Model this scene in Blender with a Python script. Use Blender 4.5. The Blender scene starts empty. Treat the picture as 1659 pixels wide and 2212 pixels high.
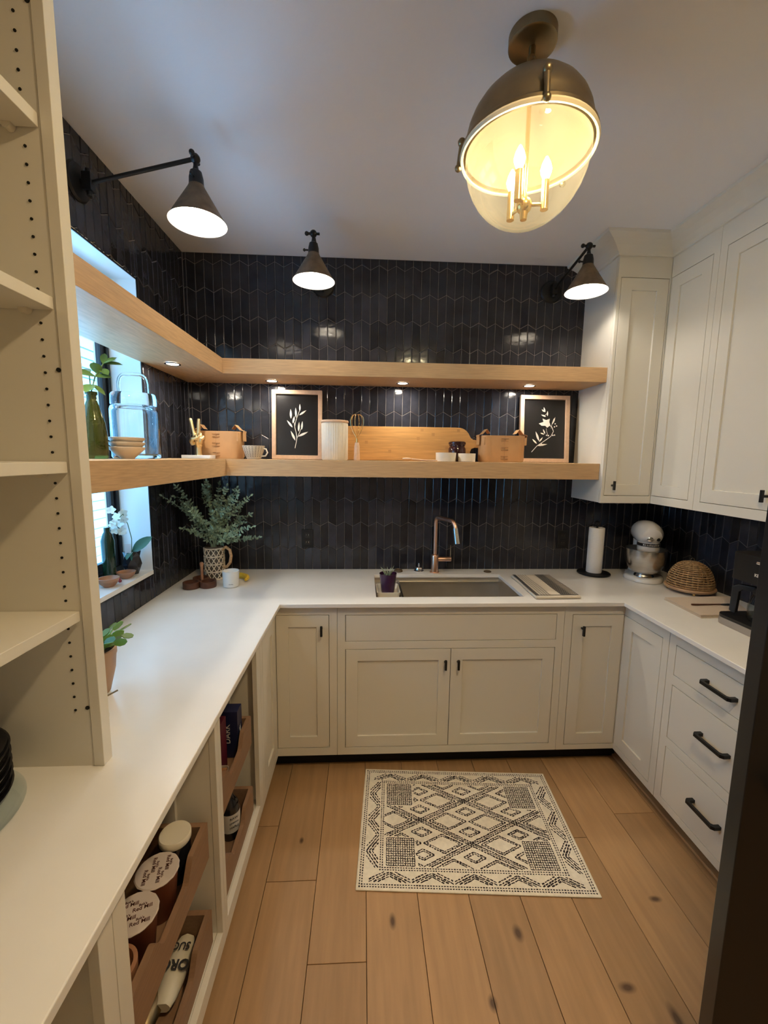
import bpy, bmesh, math, random
from mathutils import Vector, Matrix, Euler
random.seed(7)
C = bpy.context.scene.collection
PI = math.pi
# ---------------------------------------------------------------- camera, world, exposure
cam_d = bpy.data.cameras.new('camera'); cam = bpy.data.objects.new('camera', cam_d); C.objects.link(cam)
cam.matrix_world = Matrix(((0.99864203, -0.00636502, -0.05170676, 0.0),
                           (-0.05044248, 0.13001162, -0.99022853, -2.58501),
                           (0.01302531, 0.99149204, 0.12951400, 1.619403),
                           (0, 0, 0, 1)))
cam_d.sensor_fit = 'HORIZONTAL'; cam_d.sensor_width = 36.0; cam_d.lens = 36.0 * 896.65 / 1659.0
cam_d.clip_start = 0.02; cam_d.clip_end = 100
bpy.context.scene.camera = cam
W = bpy.data.worlds.new('world'); bpy.context.scene.world = W; W.use_nodes = True
bg = W.node_tree.nodes['Background']
bg.inputs[0].default_value = (0.42, 0.70, 1.0, 1); bg.inputs[1].default_value = 3.0
vs = bpy.context.scene.view_settings
vs.view_transform = 'Standard'; vs.look = 'None'; vs.gamma = 1.0; vs.use_curve_mapping = False
vs.exposure = 0.2
P_SCONCE = 208      # radiance of the sconce bulbs
P_PEND = 240        # radiance of the pendant's candle bulbs
P_PUCK = 300         # radiance of the puck lights
P_REAR = 30         # radiance of the ceiling light behind the camera

P_FILL = 240         # radiance of the unseen fill light added above the frame
P_SUN = 49          # daylight on the ground and the neighbour's wall outside the window
sun_d = bpy.data.lights.new('sun', 'SUN'); sun_d.energy = P_SUN; sun_d.angle = math.radians(3); sun_d.color = (0.26, 0.60, 1.0)
sun = bpy.data.objects.new('sun', sun_d); C.objects.link(sun); sun.location = (6, -2, 9)
sun.rotation_euler = Vector((-math.cos(math.radians(52)), 0.15, -math.sin(math.radians(52)))).to_track_quat('-Z', 'Y').to_euler()

# ---------------------------------------------------------------- room numbers (metres)
XL, XR, ZC, ZT = -1.034, 1.955, 2.766, 0.914
# ================================================================= helpers
def mat(name, col, rough=0.5, metal=0.0, noise=0.0, nscale=30, bump=0.0, bscale=200, spec=None, rnd=0.0, stretch=None, coat=0.0, trans=0.0, ior=1.45, emit=None, estr=0.0, sheen=0.0):
    m = bpy.data.materials.new(name); m.use_nodes = True
    nt = m.node_tree; b = nt.nodes['Principled BSDF']
    b.inputs['Roughness'].default_value = rough; b.inputs['Metallic'].default_value = metal
    b.inputs['IOR'].default_value = ior
    if spec is not None: b.inputs['Specular IOR Level'].default_value = spec
    if coat: b.inputs['Coat Weight'].default_value = coat; b.inputs['Coat Roughness'].default_value = 0.08
    if trans: b.inputs['Transmission Weight'].default_value = trans
    if emit: b.inputs['Emission Color'].default_value = (*emit, 1); b.inputs['Emission Strength'].default_value = estr
    b.inputs['Base Color'].default_value = (*col, 1)
    tc = nt.nodes.new('ShaderNodeTexCoord'); mp = nt.nodes.new('ShaderNodeMapping')
    nt.links.new(tc.outputs['Object'], mp.inputs[0])
    if stretch: mp.inputs['Scale'].default_value = stretch
    last = None
    if noise or rnd:
        hs = nt.nodes.new('ShaderNodeHueSaturation'); hs.inputs['Color'].default_value = (*col, 1)
        nz = nt.nodes.new('ShaderNodeTexNoise'); nz.inputs['Scale'].default_value = nscale; nz.inputs['Detail'].default_value = 5
        nt.links.new(mp.outputs[0], nz.inputs['Vector'])
        mr = nt.nodes.new('ShaderNodeMapRange'); mr.inputs[3].default_value = 1 - noise; mr.inputs[4].default_value = 1 + noise
        mr.inputs[1].default_value = 0.3; mr.inputs[2].default_value = 0.7
        nt.links.new(nz.outputs['Fac'], mr.inputs[0]); out = mr.outputs[0]
        if rnd:
            oi = nt.nodes.new('ShaderNodeObjectInfo'); m2 = nt.nodes.new('ShaderNodeMapRange')
            m2.inputs[3].default_value = 1 - rnd; m2.inputs[4].default_value = 1 + rnd
            nt.links.new(oi.outputs['Random'], m2.inputs[0])
            mu = nt.nodes.new('ShaderNodeMath'); mu.operation = 'MULTIPLY'
            nt.links.new(out, mu.inputs[0]); nt.links.new(m2.outputs[0], mu.inputs[1]); out = mu.outputs[0]
            ad = nt.nodes.new('ShaderNodeVectorMath'); ad.operation = 'ADD'
            sc = nt.nodes.new('ShaderNodeVectorMath'); sc.operation = 'SCALE'; sc.inputs[0].default_value = (9, 13, 7)
            nt.links.new(oi.outputs['Random'], sc.inputs['Scale'])
            nt.links.new(mp.outputs[0], ad.inputs[0]); nt.links.new(sc.outputs[0], ad.inputs[1]); nt.links.new(ad.outputs[0], nz.inputs['Vector'])
        nt.links.new(out, hs.inputs['Value']); nt.links.new(hs.outputs[0], b.inputs['Base Color'])
    if bump:
        n2 = nt.nodes.new('ShaderNodeTexNoise'); n2.inputs['Scale'].default_value = bscale; n2.inputs['Detail'].default_value = 2
        nt.links.new(tc.outputs['Object'], n2.inputs['Vector'])
        bp = nt.nodes.new('ShaderNodeBump'); bp.inputs['Strength'].default_value = bump; bp.inputs['Distance'].default_value = 0.002
        nt.links.new(n2.outputs['Fac'], bp.inputs['Height']); nt.links.new(bp.outputs[0], b.inputs['Normal'])
    return m

def thin_glass(name, tint, haze=0.0, hazecol=(1, 1, 1), rough=0.02, edge=0.6):
    m = bpy.data.materials.new(name); m.use_nodes = True; nt = m.node_tree
    nt.nodes.remove(nt.nodes['Principled BSDF'])
    tr = nt.nodes.new('ShaderNodeBsdfTransparent'); tr.inputs[0].default_value = (*tint, 1)
    gl = nt.nodes.new('ShaderNodeBsdfGlossy'); gl.inputs['Roughness'].default_value = rough
    fr = nt.nodes.new('ShaderNodeLayerWeight'); fr.inputs[0].default_value = 0.5
    mx = nt.nodes.new('ShaderNodeMixShader')
    pw = nt.nodes.new('ShaderNodeMath'); pw.operation = 'POWER'; pw.inputs[1].default_value = 3.5; nt.links.new(fr.outputs['Facing'], pw.inputs[0])
    sc_ = nt.nodes.new('ShaderNodeMath'); sc_.operation = 'MULTIPLY_ADD'; sc_.inputs[1].default_value = edge; sc_.inputs[2].default_value = 0.04; nt.links.new(pw.outputs[0], sc_.inputs[0]); nt.links.new(sc_.outputs[0], mx.inputs[0]); nt.links.new(tr.outputs[0], mx.inputs[1]); nt.links.new(gl.outputs[0], mx.inputs[2])
    out = mx
    if haze:
        tl = nt.nodes.new('ShaderNodeBsdfTranslucent'); tl.inputs[0].default_value = (*hazecol, 1)
        df = nt.nodes.new('ShaderNodeBsdfDiffuse'); df.inputs[0].default_value = (*hazecol, 1)
        m1 = nt.nodes.new('ShaderNodeMixShader'); m1.inputs[0].default_value = 0.5
        nt.links.new(tl.outputs[0], m1.inputs[1]); nt.links.new(df.outputs[0], m1.inputs[2])
        m2 = nt.nodes.new('ShaderNodeMixShader'); m2.inputs[0].default_value = haze
        nt.links.new(mx.outputs[0], m2.inputs[1]); nt.links.new(m1.outputs[0], m2.inputs[2]); out = m2
    nt.links.new(out.outputs[0], nt.nodes['Material Output'].inputs[0])
    return m

def emis(name, col, s):
    m = bpy.data.materials.new(name); m.use_nodes = True; nt = m.node_tree
    nt.nodes.remove(nt.nodes['Principled BSDF']); e = nt.nodes.new('ShaderNodeEmission')
    e.inputs[0].default_value = (*col, 1); e.inputs[1].default_value = s
    nt.links.new(e.outputs[0], nt.nodes['Material Output'].inputs[0]); return m

class MB:
    def __init__(s): s.v = []; s.f = []
    def add(s, vs, fs):
        n = len(s.v); s.v += [tuple(v) for v in vs]; s.f += [tuple(i + n for i in f) for f in fs]; return s
    def box(s, x0, x1, y0, y1, z0, z1, mp=None):
        vs = [(x, y, z) for x in (x0, x1) for y in (y0, y1) for z in (z0, z1)]
        if mp: vs = [mp(*v) for v in vs]
        return s.add(vs, [(0, 1, 3, 2), (4, 6, 7, 5), (0, 4, 5, 1), (2, 3, 7, 6), (0, 2, 6, 4), (1, 5, 7, 3)])
    def tube(s, pts, r, n=10, cap=True, flat=None):
        P = [Vector(p) for p in pts]; N = len(P); rs = r if isinstance(r, (list, tuple)) else [r] * N
        vs = []; prev = None
        for i, p in enumerate(P):
            t = (P[min(i + 1, N - 1)] - P[max(i - 1, 0)]).normalized()
            if prev is None:
                a = Vector((0, 0, 1)) if abs(t.z) < 0.9 else Vector((1, 0, 0)); u = t.cross(a).normalized()
            else: u = (prev - t * prev.dot(t)).normalized()
            prev = u; w = t.cross(u); fl = flat or 1.0
            for k in range(n):
                a = 2 * PI * k / n; vs.append(p + (u * math.cos(a) + w * math.sin(a) * fl) * rs[i])
        fs = [(i * n + k, i * n + (k + 1) % n, (i + 1) * n + (k + 1) % n, (i + 1) * n + k) for i in range(N - 1) for k in range(n)]
        if cap: fs += [tuple(range(n))[::-1], tuple((N - 1) * n + k for k in range(n))]
        return s.add(vs, fs)
    def lathe(s, prof, c=(0, 0, 0), n=32, axis=None, mod=None, close=True):
        vs = []; ax = Vector(axis).normalized() if axis else Vector((0, 0, 1))
        q = Vector((0, 0, 1)).rotation_difference(ax); c = Vector(c)
        for (r, z) in prof:
            for k in range(n):
                a = 2 * PI * k / n; rr = r * (mod(a, z) if mod else 1)
                vs.append(c + q @ Vector((rr * math.cos(a), rr * math.sin(a), z)))
        N = len(prof)
        fs = [(i * n + k, i * n + (k + 1) % n, (i + 1) * n + (k + 1) % n, (i + 1) * n + k) for i in range(N - 1) for k in range(n)]
        if close:
            if prof[0][0] > 1e-6: fs.append(tuple(range(n))[::-1])
            if prof[-1][0] > 1e-6: fs.append(tuple((N - 1) * n + k for k in range(n)))
        return s.add(vs, fs)
    def cyl(s, p0, p1, r, r1=None, n=20): return s.tube([p0, p1], [r, r if r1 is None else r1], n)
    def prism(s, poly, w0, w1, mp):          # poly in (a,b); mp(a, w, b)
        n = len(poly); vs = [mp(a, w0, b) for a, b in poly] + [mp(a, w1, b) for a, b in poly]
        return s.add(vs, [tuple(range(n)), tuple(range(n, 2 * n))[::-1]] + [(i, (i + 1) % n, n + (i + 1) % n, n + i) for i in range(n)])
    def flat(s, poly, w, mp): return s.add([mp(a, w, b) for a, b in poly], [tuple(range(len(poly)))])
    def sph(s, c, r, n=16, m=10, sc=(1, 1, 1)):
        vs = []; 
        for i in range(m + 1):
            th = PI * i / m
            for k in range(n):
                a = 2 * PI * k / n
                vs.append((c[0] + r * sc[0] * math.sin(th) * math.cos(a), c[1] + r * sc[1] * math.sin(th) * math.sin(a), c[2] + r * sc[2] * math.cos(th)))
        return s.add(vs, [(i * n + k, (i + 1) * n + k, (i + 1) * n + (k + 1) % n, i * n + (k + 1) % n) for i in range(m) for k in range(n)])
    def slab(s, us, zs, fill, w0, w1, mp):   # cells with holes, one closed skin
        nu, nz = len(us) - 1, len(zs) - 1; idx = {}; vs = []; fs = []
        def V(i, j, k):
            if (i, j, k) not in idx: idx[(i, j, k)] = len(vs); vs.append(mp(us[i], (w0, w1)[k], zs[j]))
            return idx[(i, j, k)]
        F = lambda i, j: 0 <= i < nu and 0 <= j < nz and fill(i, j)
        for i in range(nu):
            for j in range(nz):
                if not F(i, j): continue
                fs.append((V(i, j, 1), V(i + 1, j, 1), V(i + 1, j + 1, 1), V(i, j + 1, 1)))
                fs.append((V(i, j, 0), V(i, j + 1, 0), V(i + 1, j + 1, 0), V(i + 1, j, 0)))
                if not F(i - 1, j): fs.append((V(i, j, 0), V(i, j, 1), V(i, j + 1, 1), V(i, j + 1, 0)))
                if not F(i + 1, j): fs.append((V(i + 1, j, 0), V(i + 1, j + 1, 0), V(i + 1, j + 1, 1), V(i + 1, j, 1)))
                if not F(i, j - 1): fs.append((V(i, j, 0), V(i + 1, j, 0), V(i + 1, j, 1), V(i, j, 1)))
                if not F(i, j + 1): fs.append((V(i, j + 1, 0), V(i, j + 1, 1), V(i + 1, j + 1, 1), V(i + 1, j + 1, 0)))
        return s.add(vs, fs)
    def mesh(s, name, m, smooth=False):
        me = bpy.data.meshes.new(name); me.from_pydata(s.v, [], s.f)
        bm = bmesh.new(); bm.from_mesh(me); bmesh.ops.remove_doubles(bm, verts=bm.verts, dist=1e-6)
        bmesh.ops.recalc_face_normals(bm, faces=bm.faces); bm.to_mesh(me); bm.free()
        if smooth:
            me.polygons.foreach_set('use_smooth', [True] * len(me.polygons)); me.set_sharp_from_angle(angle=math.radians(40))
        me.materials.append(m); return me
    def obj(s, name, m, parent=None, smooth=False, bev=0.0, seg=2):
        o = bpy.data.objects.new(name, s.mesh(name, m, smooth or bev > 0)); C.objects.link(o)
        if parent is not None:
            o.parent = parent; d = Vector(); q = parent
            while q is not None: d += Vector(q.get('_loc', (0, 0, 0))); q = q.parent
            o.location = -d if not parent.get('_local') else (0, 0, 0); o['_loc'] = tuple(o.location)
            if parent.get('_local'): o['_local'] = 1
        if bev:
            b = o.modifiers.new('bevel', 'BEVEL'); b.width = bev; b.segments = seg; b.limit_method = 'ANGLE'; b.angle_limit = math.radians(50)
            b.harden_normals = True
        return o

def thing(name, loc, label, cat, group=None, local=False, rz=0.0):
    """Empty at the base; children are built in world space unless local."""
    o = bpy.data.objects.new(name, None); C.objects.link(o); o.location = loc; o.rotation_euler = (0, 0, rz)
    o.empty_display_size = 0.05; o['_loc'] = tuple(loc); o['label'] = label; o['category'] = cat
    if group: o['group'] = group
    if local: o['_local'] = 1
    return o
def tag(o, label, cat, group=None):
    o['label'] = label; o['category'] = cat
    if group: o['group'] = group
    return o
def struct(o): o['kind'] = 'structure'; return o
MPB = lambda u, w, z: (u, -w, z)            # back wall: u = x, w = distance out of the wall
MPL = lambda u, w, z: (XL + w, u, z)        # left wall: u = y
MPR = lambda u, w, z: (XR - w, u, z)        # right wall: u = y
def text_mesh(txt, size, m, parent, mtx, name='lettering', ext=0.0004, bold=0.0, spacing=1.0):
    cu = bpy.data.curves.new(name, 'FONT'); cu.body = txt; cu.size = size; cu.extrude = ext; cu.align_x = 'CENTER'; cu.align_y = 'CENTER'
    cu.resolution_u = 3; cu.offset = bold; cu.space_character = spacing
    t = bpy.data.objects.new('tmp', cu); C.objects.link(t); bpy.context.view_layer.update()
    me = bpy.data.meshes.new_from_object(t.evaluated_get(bpy.context.evaluated_depsgraph_get()))
    bpy.data.objects.remove(t); me.transform(mtx); me.materials.clear(); me.materials.append(m); me.name = name
    o = bpy.data.objects.new(name, me); C.objects.link(o)
    if parent is not None:
        o.parent = parent; d = Vector(); q = parent
        while q is not None: d += Vector(q.get('_loc', (0, 0, 0))); q = q.parent
        if not parent.get('_local'): o.location = -d
    return o
def frame_mtx(origin, xdir, ydir):
    x = Vector(xdir).normalized(); y = Vector(ydir).normalized(); z = x.cross(y)
    return Matrix(((x.x, y.x, z.x, origin[0]), (x.y, y.y, z.y, origin[1]), (x.z, y.z, z.z, origin[2]), (0, 0, 0, 1)))

# ================================================================= materials
M_paint = mat('cabinet_paint', (0.74, 0.705, 0.63), 0.42, bump=0.05, bscale=90)
M_ceil = mat('ceiling_paint', (0.84, 0.84, 0.87), 0.9, bump=0.1, bscale=150)
M_wall = mat('wall_paint', (0.80, 0.77, 0.70), 0.85)
M_jamb = mat('jamb_paint', (0.80, 0.80, 0.78), 0.6)
M_tile = mat('black_glazed_tile', (0.026, 0.027, 0.037), 0.13, noise=0.25, nscale=14, bump=0.5, bscale=30, rnd=0.45, spec=0.5)
M_grout = mat('grey_grout', (0.22, 0.20, 0.20), 0.9, noise=0.15, nscale=120)
M_quartz = mat('white_quartz', (0.82, 0.80, 0.78), 0.16, noise=0.025, nscale=6)
M_oak = mat('pale_oak', (0.54, 0.345, 0.18), 0.5, noise=0.13, nscale=9, stretch=(1.2, 10, 22), bump=0.06, bscale=300)
M_oakL = mat('pale_oak_side', (0.54, 0.345, 0.18), 0.5, noise=0.13, nscale=9, stretch=(10, 1.2, 22), bump=0.06, bscale=300)
M_tray = mat('tray_plywood', (0.27, 0.155, 0.09), 0.55, noise=0.10, nscale=8, stretch=(10, 1.2, 20))
M_black = mat('black_metal', (0.008, 0.008, 0.009), 0.4, spec=0.4)
M_blackp = mat('black_paint', (0.012, 0.011, 0.012), 0.35)
M_bronze = mat('dark_bronze', (0.15, 0.105, 0.065), 0.5, 0.5, noise=0.3, nscale=25)  # base colour lightened to stand in for lamp glow on the sconce shades
M_brass = mat('aged_brass', (0.27, 0.205, 0.115), 0.38, 1.0, noise=0.15, nscale=15)
M_brassb = mat('bright_brass', (0.75, 0.52, 0.22), 0.25, 1.0)
M_enamel = mat('white_enamel', (0.85, 0.82, 0.74), 0.35)
M_steel = mat('brushed_steel', (0.55, 0.53, 0.50), 0.25, 1.0, noise=0.08, nscale=10, stretch=(1, 1, 40))
M_chrome = mat('chrome', (0.8, 0.8, 0.82), 0.08, 1.0)
M_copper = mat('brushed_copper', (0.86, 0.55, 0.40), 0.34, 1.0, noise=0.1, nscale=30)
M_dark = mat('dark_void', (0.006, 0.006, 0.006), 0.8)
M_bulb = emis('warm_bulb', (1.0, 0.90, 0.76), P_SCONCE)
M_flame = emis('candle_bulb', (1.0, 0.88, 0.58), P_PEND)
M_puck = emis('puck_lens', (1.0, 0.92, 0.76), P_PUCK)
M_rear = emis('ceiling_lens', (1.0, 0.76, 0.42), P_REAR)
M_fill = emis('fill_lens', (1.0, 0.74, 0.40), P_FILL)  # lens of the added fill light, brightens the room from out of view
M_glass = thin_glass('clear_glass', (0.93, 0.97, 0.98), edge=0.75)
M_pane = thin_glass('window_pane', (0.95, 0.98, 0.98), edge=0.3)
M_globe = thin_glass('seeded_globe', (0.96, 0.93, 0.84), haze=0.05, hazecol=(1, 0.9, 0.7), edge=0.5)
M_green_glass = mat('green_glass', (0.11, 0.12, 0.022), 0.05, trans=0.7, ior=1.45, bump=0.5, bscale=90)

# ================================================================= floor (planks)
floor = struct(MB().box(XL - 0.3, XR + 0.1, -4.4, 0.05, -0.12, -0.012).obj('floor', M_dark))
def floor_material():
    m = mat('oak_floor', (0.46, 0.275, 0.135), 0.42, noise=0.10, nscale=5, stretch=(9, 0.8, 1), rnd=0.12, bump=0.08, bscale=120)
    nt = m.node_tree; b = nt.nodes['Principled BSDF']; src = b.inputs['Base Color'].links[0].from_socket
    g = nt.nodes.new('ShaderNodeNewGeometry'); col = src
    for (kx, ky, rx, ry) in ((0.115, -1.325, .009, .02), (0.055, -0.99, .006, .007), (0.545, -1.38, .013, .02), (0.83, -1.54, .02, .011),
                             (1.10, -1.29, .018, .009), (0.93, -1.62, .012, .03), (0.40, -1.56, .01, .016), (-0.25, -1.0, .007, .012)):
        v = nt.nodes.new('ShaderNodeVectorMath'); v.operation = 'SUBTRACT'; v.inputs[1].default_value = (kx, ky, 0)
        nt.links.new(g.outputs['Position'], v.inputs[0])
        s = nt.nodes.new('ShaderNodeVectorMath'); s.operation = 'MULTIPLY'; s.inputs[1].default_value = (1 / rx, 1 / ry, 0)
        nt.links.new(v.outputs[0], s.inputs[0])
        l = nt.nodes.new('ShaderNodeVectorMath'); l.operation = 'LENGTH'; nt.links.new(s.outputs[0], l.inputs[0])
        r = nt.nodes.new('ShaderNodeMapRange'); r.inputs[1].default_value = 0.5; r.inputs[2].default_value = 1.6; r.inputs[3].default_value = 0.9; r.inputs[4].default_value = 0.0
        nt.links.new(l.outputs['Value'], r.inputs[0])
        x = nt.nodes.new('ShaderNodeMix'); x.data_type = 'RGBA'; nt.links.new(r.outputs[0], x.inputs[0]); nt.links.new(col, x.inputs[6])
        x.inputs[7].default_value = (0.07, 0.035, 0.018, 1); col = x.outputs[2]
    nt.links.new(col, b.inputs['Base Color']); return m
M_floor = floor_material()
def planks():
    joints = {0: [-0.925, -2.6], 1: [-1.17, -2.9], 2: [-1.44, -3.3], 3: [-2.2, -0.5], 4: [-1.9, -0.4], 5: [-2.7, -0.9], 6: [-3.1, -1.0],
              7: [-1.031, -2.8], 8: [-2.3, -0.55], 9: [-0.918, -2.7]}
    k = 0; x = -1.135
    for c in range(-3, 14):
        x0 = -0.552 + 0.1915 * c
        if x0 > XR: break
        js = sorted([0.0, -4.4] + joints.get(c, [-1.3 - 0.37 * (c % 3), -3.1]), reverse=True)
        for a, b in zip(js[:-1], js[1:]):
            o = MB().box(max(x0, XL - 0.2) + .0008, min(x0 + 0.1915, XR) - .0008, b + .0008, a - .0008, -0.012, 0.0).obj('plank', M_floor, floor, bev=0.0012, seg=1)
planks()
# ================================================================= walls with tile pieces
def wall(name, mp, us, zs, fill, m=M_grout): 
    return struct(MB().slab(us, zs, fill, -0.15, -0.003, mp).obj(name, m))
wb = wall('wall_back', MPB, [XL - 0.15, XR + 0.15], [0, ZC], lambda i, j: True)
WY0, WY1, WZ0, WZ1 = -1.48, -0.53, 1.055, 2.405
wl = wall('wall_left', MPL, [-4.4, WY0 - .0135, WY1 + .0135, 0.0], [0, WZ0 - .021, WZ1 + .0135, ZC], lambda i, j: not (i == 1 and j == 1))
wr = wall('wall_right', MPR, [-4.4, 0.0], [0, ZC], lambda i, j: True)
wf = struct(MB().box(XL - .15, XR + .15, -4.55, -4.4, 0, ZC).obj('wall_front', M_wall))
# painted plaster beyond the tiled run
struct(MB().box(XR - 0.012, XR + 0.02, -4.4, -2.0, 0, ZC).obj('wall_right_plaster', M_wall))
struct(MB().box(XL - 0.02, XL + 0.012, -4.4, -2.86, 0, ZC).obj('wall_left_plaster', M_wall))
ceiling = struct(MB().box(XL - .3, XR + .15, -4.55, 0.15, ZC, ZC + 0.1).obj('ceiling', M_ceil))

CW, RH, RISE = 0.0502, 0.1515, 0.028
ZONES = ((-0.87, 1.555, 1.038), (1.555, 2.085, 1.723), (2.085, 2.80, 2.249))      # z range and lowest joint height of each tiled band
def clip(poly, a, b, c):                       # keep a*u+b*z<=c
    out = []
    for i in range(len(poly)):
        p, q = poly[i], poly[(i + 1) % len(poly)]
        dp, dq = a * p[0] + b * p[1] - c, a * q[0] + b * q[1] - c
        if dp <= 0: out.append(p)
        if (dp < 0 < dq) or (dq < 0 < dp):
            t = dp / (dp - dq); out.append((p[0] + t * (q[0] - p[0]), p[1] + t * (q[1] - p[1])))
    return out
def area(p): return 0.5 * abs(sum(p[i][0] * p[(i + 1) % len(p)][1] - p[(i + 1) % len(p)][0] * p[i][1] for i in range(len(p))))
def inset(p, d):
    n = len(p); s = sum(p[i][0] * p[(i + 1) % n][1] - p[(i + 1) % n][0] * p[i][1] for i in range(n))
    if s < 0: p = p[::-1]
    out = []
    for i in range(n):
        a, b, c = Vector(p[i - 1]), Vector(p[i]), Vector(p[(i + 1) % n])
        e1 = (b - a).normalized(); e2 = (c - b).normalized(); n1 = Vector((-e1.y, e1.x)); n2 = Vector((-e2.y, e2.x))
        k = 1 + n1.dot(n2)
        out.append(tuple(b + (n1 + n2) * (d / max(k, 0.3))))
    return out, (p if s >= 0 else p)
def tile_geo(mb, poly, mp, c=(0, 0)):
    if len(poly) < 3 or area(poly) < 6e-5: return
    # drop tiny edges
    q = [poly[0]]
    for p in poly[1:]:
        if (Vector(p) - Vector(q[-1])).length > 0.002: q.append(p)
    if (Vector(q[0]) - Vector(q[-1])).length < 0.002: q.pop()
    if len(q) < 3: return
    g, q = inset(q, 0.0011); top, g = inset(g, 0.0028)
    n = len(g); vs = [mp(a - c[0], w, b - c[1]) for lst, w in ((g, -0.006), (g, -0.0022), (top, 0.0)) for a, b in lst]
    fs = [tuple(range(2 * n, 3 * n))] + [(k * n + i, k * n + (i + 1) % n, (k + 1) * n + (i + 1) % n, (k + 1) * n + i) for k in (0, 1) for i in range(n)]
    mb.add(vs, fs)
def tile_wall(parent, mp, u0, u1, phase, regions, seen, limit=295):
    rnd = random.Random(3); full = {}; items = []
    # mp at origin for shared meshes
    o0 = Vector(mp(0, 0, 0)); mpo = lambda u, w, z: tuple(Vector(mp(u, w, z)) - o0)
    c0 = int(math.floor((u0 - phase) / CW)) - 1; c1 = int(math.ceil((u1 - phase) / CW)) + 1
    for c in range(c0, c1):
        ua, ub = phase + c * CW, phase + (c + 1) * CW; up = (c % 2 == 0)
        for (z0_, z1_, zl) in ZONES:
          for r in range(-4, 5):
            zb = zl + r * RH; za, zbb = (zb, zb + RISE) if up else (zb + RISE, zb)
            poly = [(ua, za), (ub, zbb), (ub, zbb + RH), (ua, za + RH)]; A = area(poly); pieces = []; isfull = False
            for (ru0, ru1, rz0, rz1) in regions:
                rz0, rz1 = max(rz0, z0_), min(rz1, z1_)
                if rz1 <= rz0: continue
                p = clip(clip(clip(clip(poly, -1, 0, -ru0), 1, 0, ru1), 0, -1, -rz0), 0, 1, rz1)
                if len(p) >= 3 and area(p) > 6e-5:
                    pieces.append(p)
                    if abs(area(p) - A) < 1e-6: isfull = True
            if not pieces: continue
            cen = ((ua + ub) / 2, zb + RH / 2 + RISE / 2)
            wp = Vector(mp(cen[0], 0, cen[1])); d = wp - Vector((0, -2.585, 1.619))
            nrm = (Vector(mp(0, 1, 0)) - o0); sz = sum(area(p) for p in pieces) * abs(nrm.dot(d.normalized())) / d.length_squared
            items.append((sz * (1 if seen(cen) else 0.001), cen, up, pieces, isfull))
    items.sort(key=lambda t: -t[0])
    st = MB()
    for k, (sz, cen, up, pieces, isfull) in enumerate(items):
        if k < limit:
            if isfull:
                if up not in full:
                    mb = MB(); tile_geo(mb, [(-CW / 2, (-RH - RISE) / 2 + (0 if up else RISE)), (CW / 2, (-RH - RISE) / 2 + (RISE if up else 0)),
                                             (CW / 2, (RH - RISE) / 2 + (RISE if up else 0)), (-CW / 2, (RH - RISE) / 2 + (0 if up else RISE))], mpo)
                    full[up] = mb.mesh('tile', M_tile)
                me = full[up]
            else:
                mb = MB()
                for p in pieces: tile_geo(mb, p, mpo, cen)
                if not mb.v: continue
                me = mb.mesh('tile', M_tile)
            o = bpy.data.objects.new('tile', me); C.objects.link(o); o.parent = parent; o.location = mp(cen[0], 0.0004, cen[1])
            j = lambda s: rnd.gauss(0, s)
            n = Vector(mpo(0, 1, 0)); e = Vector((j(.008), j(.008), j(.012))); e -= n * e.dot(n); o.rotation_euler = e
        else:
            for p in pieces: tile_geo(st, p, mp)
    if st.v:
        s = st.obj('tile_field', M_tile, parent); s['kind'] = 'stuff'
tile_wall(wb, MPB, XL, XR, 0.038, [(XL, XR, 0.86, ZC)], lambda c: c[0] < 1.36 or c[1] < 1.4)
tile_wall(wl, MPL, -1.70, 0.0, -.46, [(WY1, 0.0, 0.86, ZC), (-1.70, WY1, WZ1, ZC), (-1.70, WY1, 0.86, WZ0)], lambda c: True)
tile_wall(wr, MPR, -2.0, 0.0, -0.507, [(-2.0, 0.0, 0.86, 1.42)], lambda c: c[0] > -1.2)

# ================================================================= window
win = thing('window_1', (XL - 0.17, (WY0 + WY1) / 2, WZ0), 'black framed window in the left wall behind the floating shelves', 'window'); struct(win)
fx0, fx1 = XL - 0.187, XL - 0.137
mbx = lambda u, w, z: (w, u, z)
jm = MB()      # painted reveal: sides, head, sill
jm.box(fx0 - .02, XL - 0.0, WY1, WY1 + 0.012, WZ0 - .012, WZ1 + .012); jm.box(fx0 - .02, XL, WY0 - .012, WY0, WZ0 - .012, WZ1 + .012)
jm.box(fx0 - .02, XL, WY0, WY1, WZ1, WZ1 + .012)
jm.obj('window_reveal', M_jamb, win)
MB().box(fx0 - .02, XL + 0.003, WY0, WY1, WZ0 - .02, WZ0).obj('window_sill', M_quartz, win)
tr = MB()
for (a, b, c_, d) in ((WY1, WY1 + .007, WZ0 - .007, WZ1 + .007),): tr.box(XL - .004, XL + .003, a + .0005, b, c_, d)
tr.box(XL - .004, XL + .003, WY0, WY1, WZ1 + .0005, WZ1 + .007); tr.box(XL - .004, XL + .0035, WY0, WY1, WZ0 - .026, WZ0 - .0205)
tr.obj('edge_strip', M_black, win)
MB().slab([WY0, WY0 + .020, WY1 - .020, WY1], [WZ0, WZ0 + .030, WZ1 - .030, WZ1], lambda i, j: not (i == 1 and j == 1), fx0, fx1, mbx).obj('outer_frame', M_black, win, bev=.003)
ym = -1.02
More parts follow.
